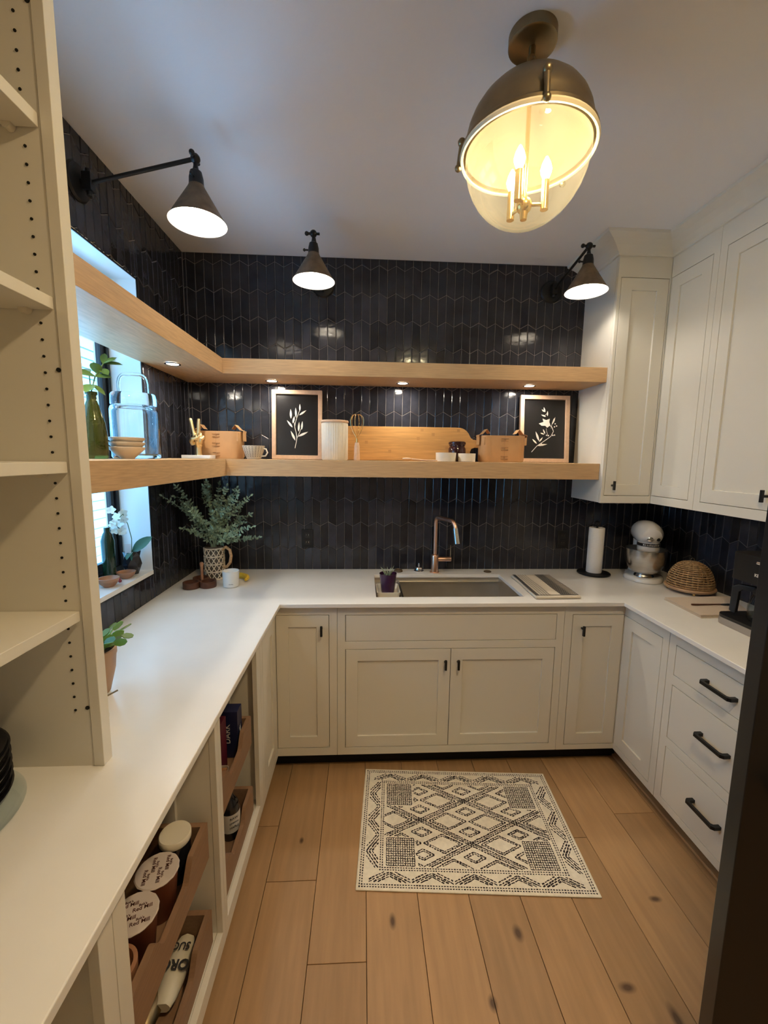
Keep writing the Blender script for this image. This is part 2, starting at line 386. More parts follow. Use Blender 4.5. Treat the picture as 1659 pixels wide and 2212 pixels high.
for (a, b) in ((WY0 + .0215, ym - .012), (ym + .012, WY1 - .0215)):
    s = MB().slab([a, a + .026, b - .026, b], [WZ0 + .0315, WZ0 + .070, WZ1 - .070, WZ1 - .0315], lambda i, j: not (i == 1 and j == 1), fx0 + .014, fx1 - .010, mbx).obj('sash', M_black, win, bev=.003)
    MB().add([(fx1 - .016, a + .022, WZ0 + .066), (fx1 - .016, b - .022, WZ0 + .066), (fx1 - .016, b - .022, WZ1 - .066), (fx1 - .016, a + .022, WZ1 - .066)], [(0, 1, 2, 3)]).obj('glass_pane', M_pane, s)
MB().box(fx0, fx1 - .004, ym - .012, ym + .012, WZ0 + .0305, WZ1 - .0305).obj('mullion', M_black, win)
# outside: pale neighbouring house wall and ground
M_siding = mat('pale_siding', (0.20, 0.31, 0.36), 0.7)
hs = thing('neighbour_house', (-5.2, -0.5, -0.6), 'pale house wall with horizontal siding seen through the window', 'house')
MB().box(-5.4, -5.25, -7, 16, -0.6, 5).obj('house_wall', M_siding, hs)
for k in range(24): 
    z = -0.55 + .18 * k
    MB().add([(-5.25, -7, z), (-5.25, 16, z), (-5.22, 16, z), (-5.22, -7, z), (-5.25, -7, z + .178), (-5.25, 16, z + .178), (-5.238, 16, z + .178), (-5.238, -7, z + .178)],
             [(0, 1, 2, 3), (4, 5, 6, 7), (0, 1, 5, 4), (3, 2, 6, 7), (0, 3, 7, 4), (1, 2, 6, 5)]).obj('siding_board', M_siding, hs)
struct(MB().box(-8, XL - .2, -8, 18, -0.7, -0.6).obj('ground', mat('bounce_ground', (0.80, 0.81, 0.82), 0.9, noise=.2, nscale=8)))  # pale ground colour chosen to bounce daylight up to the ceiling

# ================================================================= door (black, standing open at the right)
dr = thing('door_1', (0.72, -1.8855, 0.01), 'black painted door standing open at the right edge', 'door', local=True, rz=math.radians(-14)); struct(dr)
MB().box(0, 0.82, -0.04, 0, 0, 2.06).obj('door_leaf', M_blackp, dr, bev=.002)
for z0, z1 in ((.25, .95), (1.1, 1.9)):
    MB().slab([.12, .135, .685, .70], [z0, z0 + .015, z1 - .015, z1], lambda i, j: not (i == 1 and j == 1), -0.046, -0.04, lambda u, w, z: (u, w, z)).obj('panel_moulding', M_blackp, dr)
MB().cyl((.06, -.04, 1.0), (.06, -.10, 1.0), .012).tube([(.06, -.095, 1.0), (.17, -.095, 1.0)], .010).obj('door_handle', M_black, dr, smooth=True)

# ================================================================= cabinets
GAP = 0.0022
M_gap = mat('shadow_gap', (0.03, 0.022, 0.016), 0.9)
def ring_door(name, parent, mp, u0, u1, z0, z1, wf_, fr=0.061, rec=0.009, th=0.019, flat=False):
    """inset shaker door: front at w = wf_"""
    u0 += GAP; u1 -= GAP; z0 += GAP; z1 -= GAP
    if flat:
        d = MB().box(u0, u1, wf_ - th, wf_, z0, z1, mp=mp).obj(name, M_paint, parent, bev=.0012, seg=1); return d
    d = MB().slab([u0, u0 + fr, u1 - fr, u1], [z0, z0 + fr, z1 - fr, z1], lambda i, j: not (i == 1 and j == 1), wf_ - th, wf_, mp).obj(name, M_paint, parent, bev=.0015, seg=1)
    MB().box(u0 + fr - .004, u1 - fr + .004, wf_ - th + .003, wf_ - rec, z0 + fr - .004, z1 - fr + .004, mp=mp).obj('panel', M_paint, d)
    return d
def t_knob(door, mp, u, z, wf_, h=0.052, up=-0.008):
    MB().tube([mp(u, wf_ - .001, z), mp(u, wf_ + .022, z)], .0055, 10).box(u - .0055, u + .0055, wf_ + .018, wf_ + .030, z - h / 2 + up, z + h / 2 + up, mp=mp).obj('knob', M_black, door, smooth=False, bev=.0012, seg=1)
def bar_pull(door, mp, u0, u1, z, wf_):
    t = .0065; w = wf_ + .030
    poly = [(u0 - .004, wf_), (u0 + .010, wf_), (u0 + .010, w - .010), (u0 + .016, w - .004), (u1 - .016, w - .004), (u1 - .010, w - .010), (u1 - .010, wf_), (u1 + .004, wf_), (u1 + .004, w - .004), (u1 - .004, w + .006), (u0 + .004, w + .006), (u0 - .004, w - .004)]
    n = len(poly); mb = MB()
    vs = [mp(u, ww, z - t) for u, ww in poly] + [mp(u, ww, z + t) for u, ww in poly]
    mb.add(vs, [(i, (i + 1) % n, n + (i + 1) % n, n + i) for i in range(n)])
    for q in ((0, 1, 2, 11), (2, 3, 10, 11), (3, 4, 9, 10), (4, 5, 8, 9), (5, 6, 7, 8)):
        mb.add([vs[i] for i in q] + [vs[n + i] for i in q], [(0, 1, 2, 3), (4, 5, 6, 7)])
    mb.obj('handle', M_black, door)
def face_frame(parent, mp, us, zs, fill, w):   # 19 mm thick frame, front at w
    return MB().slab(us, zs, fill, w - .019, w, mp).obj('face_frame', M_paint, parent, bev=.0012, seg=1)
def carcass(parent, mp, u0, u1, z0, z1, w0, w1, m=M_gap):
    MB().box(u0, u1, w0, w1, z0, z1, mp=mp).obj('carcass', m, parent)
ZB, ZU = 0.092, 0.893      # underside of the base frames, underside of the worktop
WB = 0.61                  # face of the base cabinets out of the back wall
# --- back run
c1 = thing('base_cabinet', (-0.275, -WB, 0), 'narrow white base cabinet with one door left of the sink', 'cabinet', 'base cabinets under the back worktop')
face_frame(c1, MPB, [-.445, -.425, -.161, -.1225], [ZB, .135, .8475, ZU], lambda i, j: not (i == 1 and j == 1), WB)
carcass(c1, MPB, -.60, -.1235, ZB + .002, ZU - .002, .01, WB - .0195)
d = ring_door('door', c1, MPB, -.425, -.161, .135, .8475, WB); t_knob(d, MPB, -.198, .780, WB)
c2 = thing('base_cabinet', (0.45, -WB, 0), 'wide white sink cabinet with two doors and a false drawer front', 'cabinet', 'base cabinets under the back worktop')
face_frame(c2, MPB, [-.1215, -.082, .992, 1.0305], [ZB, .132, .667, .708, .846, ZU], lambda i, j: not (i == 1 and j in (1, 3)), WB)
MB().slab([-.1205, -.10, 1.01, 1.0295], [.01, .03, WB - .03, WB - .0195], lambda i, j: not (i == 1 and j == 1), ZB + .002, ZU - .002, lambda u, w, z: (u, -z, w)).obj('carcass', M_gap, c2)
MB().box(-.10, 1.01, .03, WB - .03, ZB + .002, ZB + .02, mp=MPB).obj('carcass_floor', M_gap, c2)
ring_door('drawer_front', c2, MPB, -.082, .992, .708, .846, WB, flat=True)
d = ring_door('door', c2, MPB, -.082, .4535, .132, .667, WB); t_knob(d, MPB, .4235, .596, WB)
d = ring_door('door', c2, MPB, .4515, .992, .132, .667, WB); t_knob(d, MPB, .489, .596, WB)
c3 = thing('base_cabinet', (1.21, -WB, 0), 'narrow white base cabinet with one door right of the sink', 'cabinet', 'base cabinets under the back worktop')
face_frame(c3, MPB, [1.0315, 1.073, 1.3455, 1.365], [ZB, .121, .841, ZU], lambda i, j: not (i == 1 and j == 1), WB)
carcass(c3, MPB, 1.0325, 1.7, ZB + .002, ZU - .002, .01, WB - .0195)
d = ring_door('door', c3, MPB, 1.073, 1.3455, .121, .841, WB); t_knob(d, MPB, 1.124, .769, WB)
# --- right run (u = y)
WR = XR - 1.345
c4 = thing('base_cabinet', (1.345, -0.76, 0), 'white corner base cabinet with one shaker door under the mixer end', 'cabinet', 'base cabinets along the right wall')
face_frame(c4, MPR, [-.922, -.884, -.612, -.6105], [ZB, .124, .838, ZU], lambda i, j: not (i == 1 and j == 1), WR)
carcass(c4, MPR, -.921, -.6125, ZB + .002, ZU - .002, .01, WR - .0195)
ring_door('door', c4, MPR, -.884, -.612, .124, .838, WR)
c5 = thing('drawer_cabinet', (1.345, -1.14, 0), 'white three-drawer base cabinet with black bar pulls below the coffee maker', 'cabinet', 'base cabinets along the right wall')
face_frame(c5, MPR, [-1.475, -1.437, -.9635, -.924], [ZB, .127, .372, .416, .661, .706, .842, ZU], lambda i, j: not (i == 1 and j in (1, 3, 5)), WR)
carcass(c5, MPR, -1.474, -.925, ZB + .002, ZU - .002, .01, WR - .0195)
for z0, z1, zh in ((.127, .372, .261), (.416, .661, .553), (.706, .842, .775)):
    d = ring_door('drawer', c5, MPR, -1.437, -.9635, z0, z1, WR, flat=True); bar_pull(d, MPR, -1.264, -1.134, zh, WR)
c6 = thing('base_cabinet', (1.345, -1.72, 0), 'white base cabinet behind the open black door', 'cabinet', 'base cabinets along the right wall')
face_frame(c6, MPR, [-1.96, -1.92, -1.516, -1.476], [ZB, .127, .842, ZU], lambda i, j: not (i == 1 and j == 1), WR)
carcass(c6, MPR, -1.96, -1.477, ZB + .002, ZU - .002, .01, WR - .0195)
d = ring_door('door', c6, MPR, -1.92, -1.516, .127, .842, WR); t_knob(d, MPR, -1.56, .77, WR)
# --- left run (u = y), two doored/open cabinets
WL = -0.425 - XL
c7 = thing('base_cabinet', (-.425, -0.76, 0), 'white corner base cabinet with one shaker door at the left run', 'cabinet', 'base cabinets along the left wall')
face_frame(c7, MPL, [-.9175, -.878, -.625, -.6105], [ZB, .135, .8475, ZU], lambda i, j: not (i == 1 and j == 1), WL)
carcass(c7, MPL, -.9165, -.64, ZB + .002, ZU - .002, .01, WL - .0195)
ring_door('door', c7, MPL, -.878, -.625, .135, .8475, WL)
def open_cab(y0, y1, o0, o1, label):
    c = thing('open_base_cabinet', (-.425, (y0 + y1) / 2, 0), label, 'cabinet', 'base cabinets along the left wall')
    face_frame(c, MPL, [y0, o0, o1, y1], [ZB, .147, .841, ZU], lambda i, j: not (i == 1 and j == 1), WL)
    for s in (y0 + .003, y1 - .021): MB().box(s, s + .018, .01, WL - .0195, ZB, ZU - .002, mp=MPL).obj('side_panel', M_paint, c)
    MB().box(y0 + .021, y1 - .021, .01, WL - .0195, .128, .146, mp=MPL).obj('bottom_panel', M_paint, c)
    MB().box(y0 + .021, y1 - .021, .01, .022, .146, ZU - .002, mp=MPL).obj('back_panel', M_paint, c)
    h = MB()
    for k in range(16):
        z = .30 + .032 * k
        for w in (WL - .16,): h.cyl(MPL(y1 - .0205, w, z), MPL(y1 - .0215, w, z), .003, n=8)
    hh = h.obj('pin_hole', M_dark, c); hh['kind'] = 'stuff'
    MB().box(y1 - .0335, y1 - .0212, WL - .185, WL - .12, .146, ZU - .01, mp=MPL).obj('mounting_strip', M_paint, c)
    return c
def tray(c, y0, y1, zb, zt, w1):
    H = zt - zb; th = .015; dip = H * .42; n = 10; L = y1 - y0; a, b = L * .24, L * .36
    top = [(y0, zt), (y0 + a, zt)] + [(y0 + a + (b - a) * k / n, zt - dip * (3 * (k / n) ** 2 - 2 * (k / n) ** 3)) for k in range(1, n)] + [(y0 + b, zt - dip), (y1 - b, zt - dip)]
    top += [(y1 - b + (b - a) * k / n, zt - dip * (1 - 3 * (k / n) ** 2 + 2 * (k / n) ** 3)) for k in range(1, n)] + [(y1 - a, zt), (y1, zt)]
    mb = MB(); N = len(top)
    vs = [MPL(u, w, z) for w in (w1 - th, w1) for (u, z) in top] + [MPL(u, w, zb) for w in (w1 - th, w1) for (u, z) in top]
    fs = []
    for i in range(N - 1):
        fs += [(i, i + 1, N + i + 1, N + i), (2 * N + i, 3 * N + i, 3 * N + i + 1, 2 * N + i + 1), (N + i, N + i + 1, 3 * N + i + 1, 3 * N + i), (i, 2 * N + i, 2 * N + i + 1, i + 1)]
    fs += [(0, N, 3 * N, 2 * N), (N - 1, 3 * N - 1, 4 * N - 1, 2 * N - 1)]
    mb.add(vs, fs)
    mb.box(y0, y0 + th, w1 - .50, w1 - th, zb, zt, mp=MPL); mb.box(y1 - th, y1, w1 - .50, w1 - th, zb, zt, mp=MPL)
    mb.box(y0 + th, y1 - th, w1 - .50, w1 - .485, zb, zt, mp=MPL); mb.box(y0 + th, y1 - th, w1 - .485, w1 - th, zb + .003, zb + .012, mp=MPL)
    t = mb.obj('pull_out_tray', M_tray, c)
    MB().box(y1 + .0005, y1 + .010, w1 - .42, w1 - .02, zb + .02, zb + .055, mp=MPL).obj('slide', M_steel, t)
oc1 = open_cab(-1.4265, -.9185, -1.404, -.975, 'open base cabinet holding the blue box and a label bottle')
oc2 = open_cab(-1.945, -1.4275, -1.907, -1.450, 'open base cabinet holding foil-topped cups and a white-lidded jar')
oc3 = open_cab(-2.84, -1.946, -2.80, -1.985, 'open empty base cabinet nearest the camera')
WT = -.447 - XL
tray(oc1, -1.392, -.999, .455, .575, WT); tray(oc1, -1.392, -.999, .150, .262, WT)
tray(oc2, -1.885, -1.475, .440, .556, WT); tray(oc2, -1.885, -1.475, .150, .262, WT)
# --- toe kicks and floor trim
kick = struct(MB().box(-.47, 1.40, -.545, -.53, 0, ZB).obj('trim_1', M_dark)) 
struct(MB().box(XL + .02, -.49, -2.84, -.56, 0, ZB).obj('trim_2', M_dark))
struct(MB().box(1.42, XR - .02, -1.95, -.56, 0, ZB).obj('trim_3', M_tray))
struct(MB().box(1.385, 1.419, -1.95, -.546, 0.0005, .014).obj('trim_4', M_floor, bev=.004))

# ================================================================= worktop, sink
def worktop():
    us = [XL + .001, -.394, .073, .842, 1.318, XR - .001]; zs = [-2.86, -1.96, -.64, -.54, -.131, -.0015]
    def f(i, j):
        if j >= 2: return not (i == 2 and j == 3)
        return i == 0 or (i == 4 and j == 1)
    return MB().slab(us, zs, f, ZU, ZT, lambda u, w, z: (u, z, w)).obj('worktop', M_quartz, bev=.003)
tag(worktop(), 'white quartz worktop running in a U along three walls', 'worktop')
sk = thing('sink', (.457, -.335, .70), 'brushed steel undermount sink set in the back worktop', 'sink')
sx0, sx1, sy0, sy1 = .066, .849, -.547, -.124
b = MB(); zt_ = ZU - .001
for (a0, a1, b0, b1) in ((sx0, sx0 + .004, sy0, sy1), (sx1 - .004, sx1, sy0, sy1), (sx0, sx1, sy0, sy0 + .004), (sx0, sx1, sy1 - .004, sy1)):
    b.box(a0, a1, b0, b1, .66, zt_)
b.box(sx0, sx1, sy0, sy1, .655, .660)
M_sink = mat('sink_steel', (0.68, 0.64, 0.58), 0.42, 1.0, noise=.06, nscale=10, stretch=(1, 40, 1))
b.obj('basin', M_sink, sk)
MB().box(sx0 + .004, sx1 - .004, sy1 - .020, sy1 - .004, .868, .872).box(sx0 + .004, sx1 - .004, sy0 + .004, sy0 + .016, .868, .872).obj('ledge', M_sink, sk)
MB().lathe([(.0, .6605), (.045, .6605), (.055, .664), (.050, .665), (.0, .6625)], (.46, -.33, 0), 24).obj('drain', M_chrome, sk, smooth=True)
sb = thing('sink_caddy', (.14, -.45, .84), 'white plastic caddy resting in the left end of the sink', 'caddy')
def rrect(x0, x1, y0, y1, r, n=4):
    out = []
    for cx, cy, a0 in ((x1 - r, y1 - r, 0), (x0 + r, y1 - r, 90), (x0 + r, y0 + r, 180), (x1 - r, y0 + r, 270)):
        for k in range(n + 1):
            a = math.radians(a0 + 90 * k / n); out.append((cx + r * math.cos(a), cy + r * math.sin(a)))
    return out
def tub(mb, x0, x1, y0, y1, z0, z1, t=.004, r=.015, taper=.006):
    n = 20; L = [(rrect(x0 + taper, x1 - taper, y0 + taper, y1 - taper, r), z0), (rrect(x0, x1, y0, y1, r), z1), (rrect(x0 + t, x1 - t, y0 + t, y1 - t, r - t * .5), z1), (rrect(x0 + taper + t, x1 - taper - t, y0 + taper + t, y1 - taper - t, r - t * .5), z0 + t)]
    vs = [(x, y, z) for p, z in L for x, y in p]
    fs = [(k * n + i, k * n + (i + 1) % n, (k + 1) * n + (i + 1) % n, (k + 1) * n + i) for k in range(3) for i in range(n)]
    fs += [tuple(range(n)), tuple(range(3 * n, 4 * n))]
    return mb.add(vs, fs)
M_cream = mat('cream_plastic', (0.78, 0.72, 0.60), 0.4)
tub(MB(), .079, .206, -.452, -.285, .8775, .906, t=.004).obj('tub', M_cream, sb, smooth=True)
MB().box(.074, .211, -.530, -.146, .8725, .8765).obj('rack', M_steel, sb)
MB().box(.212, .222, -.530, -.146, .8725, .888).obj('divider', M_steel, sb)
M_purple = mat('purple_glaze', (0.045, 0.012, 0.05), 0.2, spec=.6)
pp = thing('succulent_pot', (.142, -.375, .882), 'small purple glazed pot with a spiky succulent by the sink', 'plant')
MB().lathe([(.0, .882), (.034, .882), (.036, .89), (.046, .980), (.048, .992), (.044, .992), (.042, .975), (0, .975)], (.142, -.375, 0), 28).obj('pot', M_purple, pp, smooth=True)
M_soil = mat('soil', (0.03, 0.02, 0.012), 0.95, noise=.4, nscale=90, bump=.8, bscale=160)
MB().lathe([(0, .9755), (.0415, .9755), (.03, .981), (0, .983)], (.142, -.375, 0), 16).obj('soil', M_soil, pp)
def blades(parent, c, n, h, r, m, seed, spread=.6, name='blade'):
    R = random.Random(seed)
    for k in range(n):
        a = 2 * PI * k / n + R.random(); t = R.uniform(.1, spread); hh = h * R.uniform(.6, 1)
        d = Vector((math.cos(a) * t, math.sin(a) * t, 1)).normalized(); p0 = Vector(c) + Vector((math.cos(a), math.sin(a), 0)) * r * R.random()
        pts = [p0 + d * hh * s + Vector((math.cos(a), math.sin(a), -.3)) * (.12 * hh * s * s) for s in (0, .35, .7, 1)]
        MB().tube(pts, [.004, .0042, .003, .0006], 6, flat=.5).obj(name, m, parent, smooth=True)
M_succ = mat('succulent_leaf', (0.38, 0.44, 0.30), 0.5, rnd=.2)
blades(pp, (.142, -.375, .978), 13, .06, .016, M_succ, 4, .8, 'leaf')

# ================================================================= tap, deck fittings, outlets
fa = thing('kitchen_faucet', (.452, -.078, ZT), 'tall brushed copper faucet with square spout behind the sink', 'faucet')
MB().lathe([(0, ZT), (.030, ZT), (.030, ZT + .004), (.0225, ZT + .006), (.0225, 1.022), (.020, 1.026), (.013, 1.03), (0, 1.03)], (.452, -.078, 0), 28).obj('body', M_copper, fa, smooth=True)
dv = Vector((.36, -.93, 0)).normalized(); p0 = Vector((.452, -.078, 1.02)); pts = [p0, p0 + Vector((0, 0, .14))]
for k in range(0, 7):
    a = k / 6 * PI / 2; pts.append(Vector((.452, -.078, 1.225)) + dv * .038 * (1 - math.cos(a)) + Vector((0, 0, .038 * math.sin(a))))
e0 = Vector((.452, -.078, 1.263)) + dv * .165
for k in range(0, 8):
    a = k / 7 * math.radians(80); pts.append(e0 + dv * .05 * math.sin(a) + Vector((0, 0, -.05 * (1 - math.cos(a)))))
sp = MB().tube(pts, .0125, 16).obj('spout', M_copper, fa, smooth=True)
dd = (pts[-1] - pts[-2]).normalized()
MB().tube([pts[-1] - dd * .004, pts[-1] + dd * .01, pts[-1] + dd * .085], [.0155, .0165, .0185], 20).obj('spray_head', M_steel, fa, smooth=True)
MB().tube([(.466, -.078, .998), (.553, -.078, .998)], .0145, 20).obj('handle_hub', M_copper, fa, smooth=True)
MB().box(.545, .551, -.083, -.073, 1.0, 1.088).obj('lever', M_steel, fa, bev=.001, seg=1)
q = thing('air_gap_cap', (.356, -.055, ZT), 'small chrome domed air gap cap left of the faucet', 'cap')
MB().lathe([(0, ZT), (.030, ZT), (.031, ZT + .006), (.026, ZT + .010), (.024, ZT + .024), (.018, ZT + .030), (0, ZT + .032)], (.356, -.055, 0), 28).obj('dome', M_chrome, q, smooth=True)
MB().lathe([(0, ZT + .031), (.006, ZT + .031), (.007, ZT + .040), (.004, ZT + .052), (0, ZT + .054)], (.356, -.055, 0), 12).obj('button', M_chrome, q, smooth=True)
q = MB().lathe([(0, ZT), (.024, ZT), (.024, ZT + .004), (.019, ZT + .007), (.017, ZT + .004), (0, ZT + .004)], (.79, -.072, 0), 28).obj('hole_cover', M_bronze, smooth=True)
tag(q, 'flat bronze disc hole cover on the worktop right of the faucet', 'cover')
q = MB().lathe([(0, ZT), (.028, ZT), (.028, ZT + .006), (.022, ZT + .014), (.016, ZT + .016), (.014, ZT + .010), (0, ZT + .010)], (.226, -.06, 0), 28).obj('drain_stopper', M_bronze, smooth=True)
tag(q, 'dark round stopper on the worktop behind the purple pot', 'stopper')
def outlet(x, label):
    o = thing('power_outlet', (x, 0, 1.05), label, 'outlet', 'black outlets on the back wall')
    MB().box(x - .036, x + .036, -.007, -.0008, 1.052, 1.170).obj('cover_plate', M_black, o, bev=.002)
    for z in (1.088, 1.134):
        r = MB().box(x - .017, x + .017, -.0095, -.007, z - .015, z + .015).obj('receptacle', M_blackp, o, bev=.001, seg=1)
        MB().box(x - .008, x - .006, -.0098, -.0094, z - .003, z + .006).box(x + .006, x + .008, -.0098, -.0094, z - .003, z + .006).obj('slot', M_steel, r)
outlet(-.343, 'black double power outlet between the leafy vase and the sink'); outlet(1.295, 'black double power outlet near the paper towels')

# ================================================================= wall cabinets
WU = .33
u1 = thing('wall_cabinet', (1.48, -WU, 1.383), 'tall white wall cabinet facing the room beside the floating shelves', 'cabinet', 'white wall cabinets')
MB().slab([1.333, 1.3505, 1.614, 1.622], [1.383, 1.4245, 2.577, 2.692], lambda i, j: not (i == 1 and j == 1), WU - .019, WU, MPB).obj('face_frame', M_paint, u1, bev=.0012, seg=1)
MB().box(1.333, XR - .002, .0015, WU - .0195, 1.385, 2.764, mp=MPB).obj('carcass', M_paint, u1)
d = ring_door('door', u1, MPB, 1.3505, 1.614, 1.4245, 2.577, WU); t_knob(d, MPB, 1.392, 1.483, WU, h=.05, up=0)
WUR = XR - 1.622
# cove crown swept round the two runs: left return, front of u1, then the right run
def crown_sweep():
    prof = [(.001, 2.680), (.008, 2.682), (.010, 2.690), (.018, 2.700), (.036, 2.718), (.060, 2.736), (.085, 2.748), (.094, 2.752), (.096, 2.7655), (.001, 2.7655)]
    # path offset lines: x = 1.333 - o (going out), y = -WU - o, x = 1.622 - o, to y = -1.96
    n = len(prof); secs = []
    for kind in range(4):
        pts = []
        for o, z in prof:
            if kind == 0: pts.append((1.333 - o * 1.3, -.0015, z))
            if kind == 1: pts.append((1.333 - o * 1.3, -WU - o, z))
            if kind == 2: pts.append((1.622 - o, -WU - o, z))
            if kind == 3: pts.append((1.622 - o, -1.96, z))
        secs.append(pts)
    mbs = []
    for a, b in ((0, 1), (1, 2), (2, 3)):
        m = MB(); m.add(secs[a] + secs[b], [(i, (i + 1) % n, n + (i + 1) % n, n + i) for i in range(n)] + [tuple(range(n)), tuple(range(n, 2 * n))]); mbs.append(m)
    return mbs
cs = crown_sweep()
for m in cs[:2]: m.obj('crown_moulding', M_paint, u1)
MB().box(1.333, 1.622, WU - .019, WU - .0005, 2.692, 2.764, mp=MPB).obj('frieze', M_paint, u1)
u2 = thing('wall_cabinet', (1.622, -0.48, 1.383), 'tall white wall cabinet with one narrow door in the corner above the mixer', 'cabinet', 'white wall cabinets')
MB().slab([-.634, -.5985, -.334, -.3305], [1.383, 1.4265, 2.580, 2.692], lambda i, j: not (i == 1 and j == 1), WUR - .019, WUR, MPR).obj('face_frame', M_paint, u2, bev=.0012, seg=1)
MB().box(-.634, -.332, .0015, WUR - .0195, 1.385, 2.764, mp=MPR).obj('carcass', M_paint, u2)
ring_door('door', u2, MPR, -.5985, -.334, 1.4265, 2.580, WUR)
MB().box(-.634, -.332, WUR - .019, WUR - .0005, 2.692, 2.764, mp=MPR).obj('frieze', M_paint, u2)
u3 = thing('wall_cabinet', (1.622, -1.1, 1.383), 'wide white wall cabinet with two tall doors above the coffee maker', 'cabinet', 'white wall cabinets')
MB().slab([-1.96, -1.41, -1.041, -.674, -.635], [1.383, 1.4265, 2.580, 2.692], lambda i, j: not (i in (1, 2) and j == 1), WUR - .019, WUR, MPR).obj('face_frame', M_paint, u3, bev=.0012, seg=1)
MB().box(-1.96, -.635, .0015, WUR - .0195, 1.385, 2.764, mp=MPR).obj('carcass', M_paint, u3)
d = ring_door('door', u3, MPR, -1.041, -.674, 1.4265, 2.580, WUR); t_knob(d, MPR, -1.005, 1.486, WUR, h=.05, up=0)
d = ring_door('door', u3, MPR, -1.41, -1.041, 1.4265, 2.580, WUR); t_knob(d, MPR, -1.077, 1.486, WUR, h=.05, up=0)
MB().box(-1.96, -.635, WUR - .019, WUR - .0005, 2.692, 2.764, mp=MPR).obj('frieze', M_paint, u3)
cs[2].obj('crown_moulding', M_paint, u3)

# ================================================================= floating shelves
SD = .30
def shelf_back(z0, z1, label, pucks):
    s = thing('floating_shelf', (.3, -SD / 2, z0), label, 'shelf', 'thick oak floating shelves')
    MB().prism([(XL + SD, SD), (XL + .0015, .0015), (1.3315, .0015), (1.3315, SD)], z0, z1, lambda a, w, b_: (a, -b_, w)).obj('board', M_oak, s, bev=.0012, seg=1)
    for x, y in pucks: puck(s, x, y, z0)
    return s
def puck(s, x, y, z):
    p = MB().lathe([(.036, z - .0002), (.036, z - .004), (.027, z - .005), (.026, z - .0015)], (x, y, 0), 28, close=False).obj('puck_light', M_chrome, s, smooth=True)
    MB().lathe([(0, z - .003), (.0262, z - .003)], (x, y, 0), 24, close=False).obj('lens', M_puck, p)
def shelf_left(z0, z1, label, pucks):
    s = thing('floating_shelf', (XL + SD / 2, -.9, z0), label, 'shelf', 'thick oak floating shelves')
    MB().prism([(XL + .0015, .003), (XL + SD, SD + .002), (XL + SD, 1.658), (XL + .0015, 1.658)], z0, z1, lambda a, w, b_: (a, -b_, w)).obj('board', M_oakL, s, bev=.0012, seg=1)
    for x, y in pucks: puck(s, x, y, z0)
    return s
S1, S1T, S2, S2T = 2.046, 2.124, 1.512, 1.602
shelf_back(S1, S1T, 'upper oak floating shelf on the back wall with three spotlights beneath', [(-.519, -.122), (.225, -.142), (.961, -.15)])
shelf_left(S1, S1T, 'upper oak floating shelf on the left wall crossing the window', [(-.895, -.514), (-.895, -1.25)])
shelf_back(S2, S2T, 'lower oak floating shelf on the back wall carrying frames and canister', [])
shelf_left(S2, S2T, 'lower oak floating shelf on the left wall carrying the glass jar', [])

# ================================================================= tall shelving unit at the left
tu = thing('tall_shelving_unit', (-.82, -2.2, ZT), 'tall cream shelving unit standing on the left worktop with adjustable shelves', 'shelving')
MB().box(XL + .002, -.6075, -1.688, -1.660, ZT, ZC - .002).obj('side_panel', M_paint, tu)
MB().box(-.6065, -.5835, -1.6905, -1.660, ZT, ZC - .002).obj('front_stile', M_paint, tu, bev=.0015, seg=1)
MB().box(XL + .002, -.5835, -2.86, -2.832, ZT, ZC - .002).obj('side_panel', M_paint, tu)
MB().box(XL + .002, XL + .014, -2.832, -1.688, ZT, ZC - .002).obj('back_panel', M_paint, tu)
h = MB()
for k in range(46):
    z = 1.051 + .0317 * k
    if min(abs(z - s) for s in (2.236, 1.912, 1.591, 1.270, 2.565)) > .02: 
        h.cyl((-.638, -1.6895, z), (-.638, -1.6879, z), .0028, n=8); h.cyl((-.96, -1.6895, z), (-.96, -1.6879, z), .0028, n=8)
for z in (2.432, 1.786, 1.056): h.cyl((-.612, -1.6895, z), (-.612, -1.6879, z), .0045, n=10)
hh = h.obj('pin_hole', M_dark, tu); hh['kind'] = 'stuff'
for z0, z1 in ((2.223, 2.249), (1.900, 1.924), (1.579, 1.603), (1.259, 1.282), (2.552, 2.577)):
    MB().box(XL + .015, -.632 + .022, -2.831, -1.6895, z0, z1).obj('shelf', M_paint, tu, bev=.0015, seg=1)
    MB().tube([(-.66, -1.6895, z0 - .001), (-.66, -1.703, z0 - .001)], .009, 12).obj('shelf_clip', M_cream, tu, smooth=True)

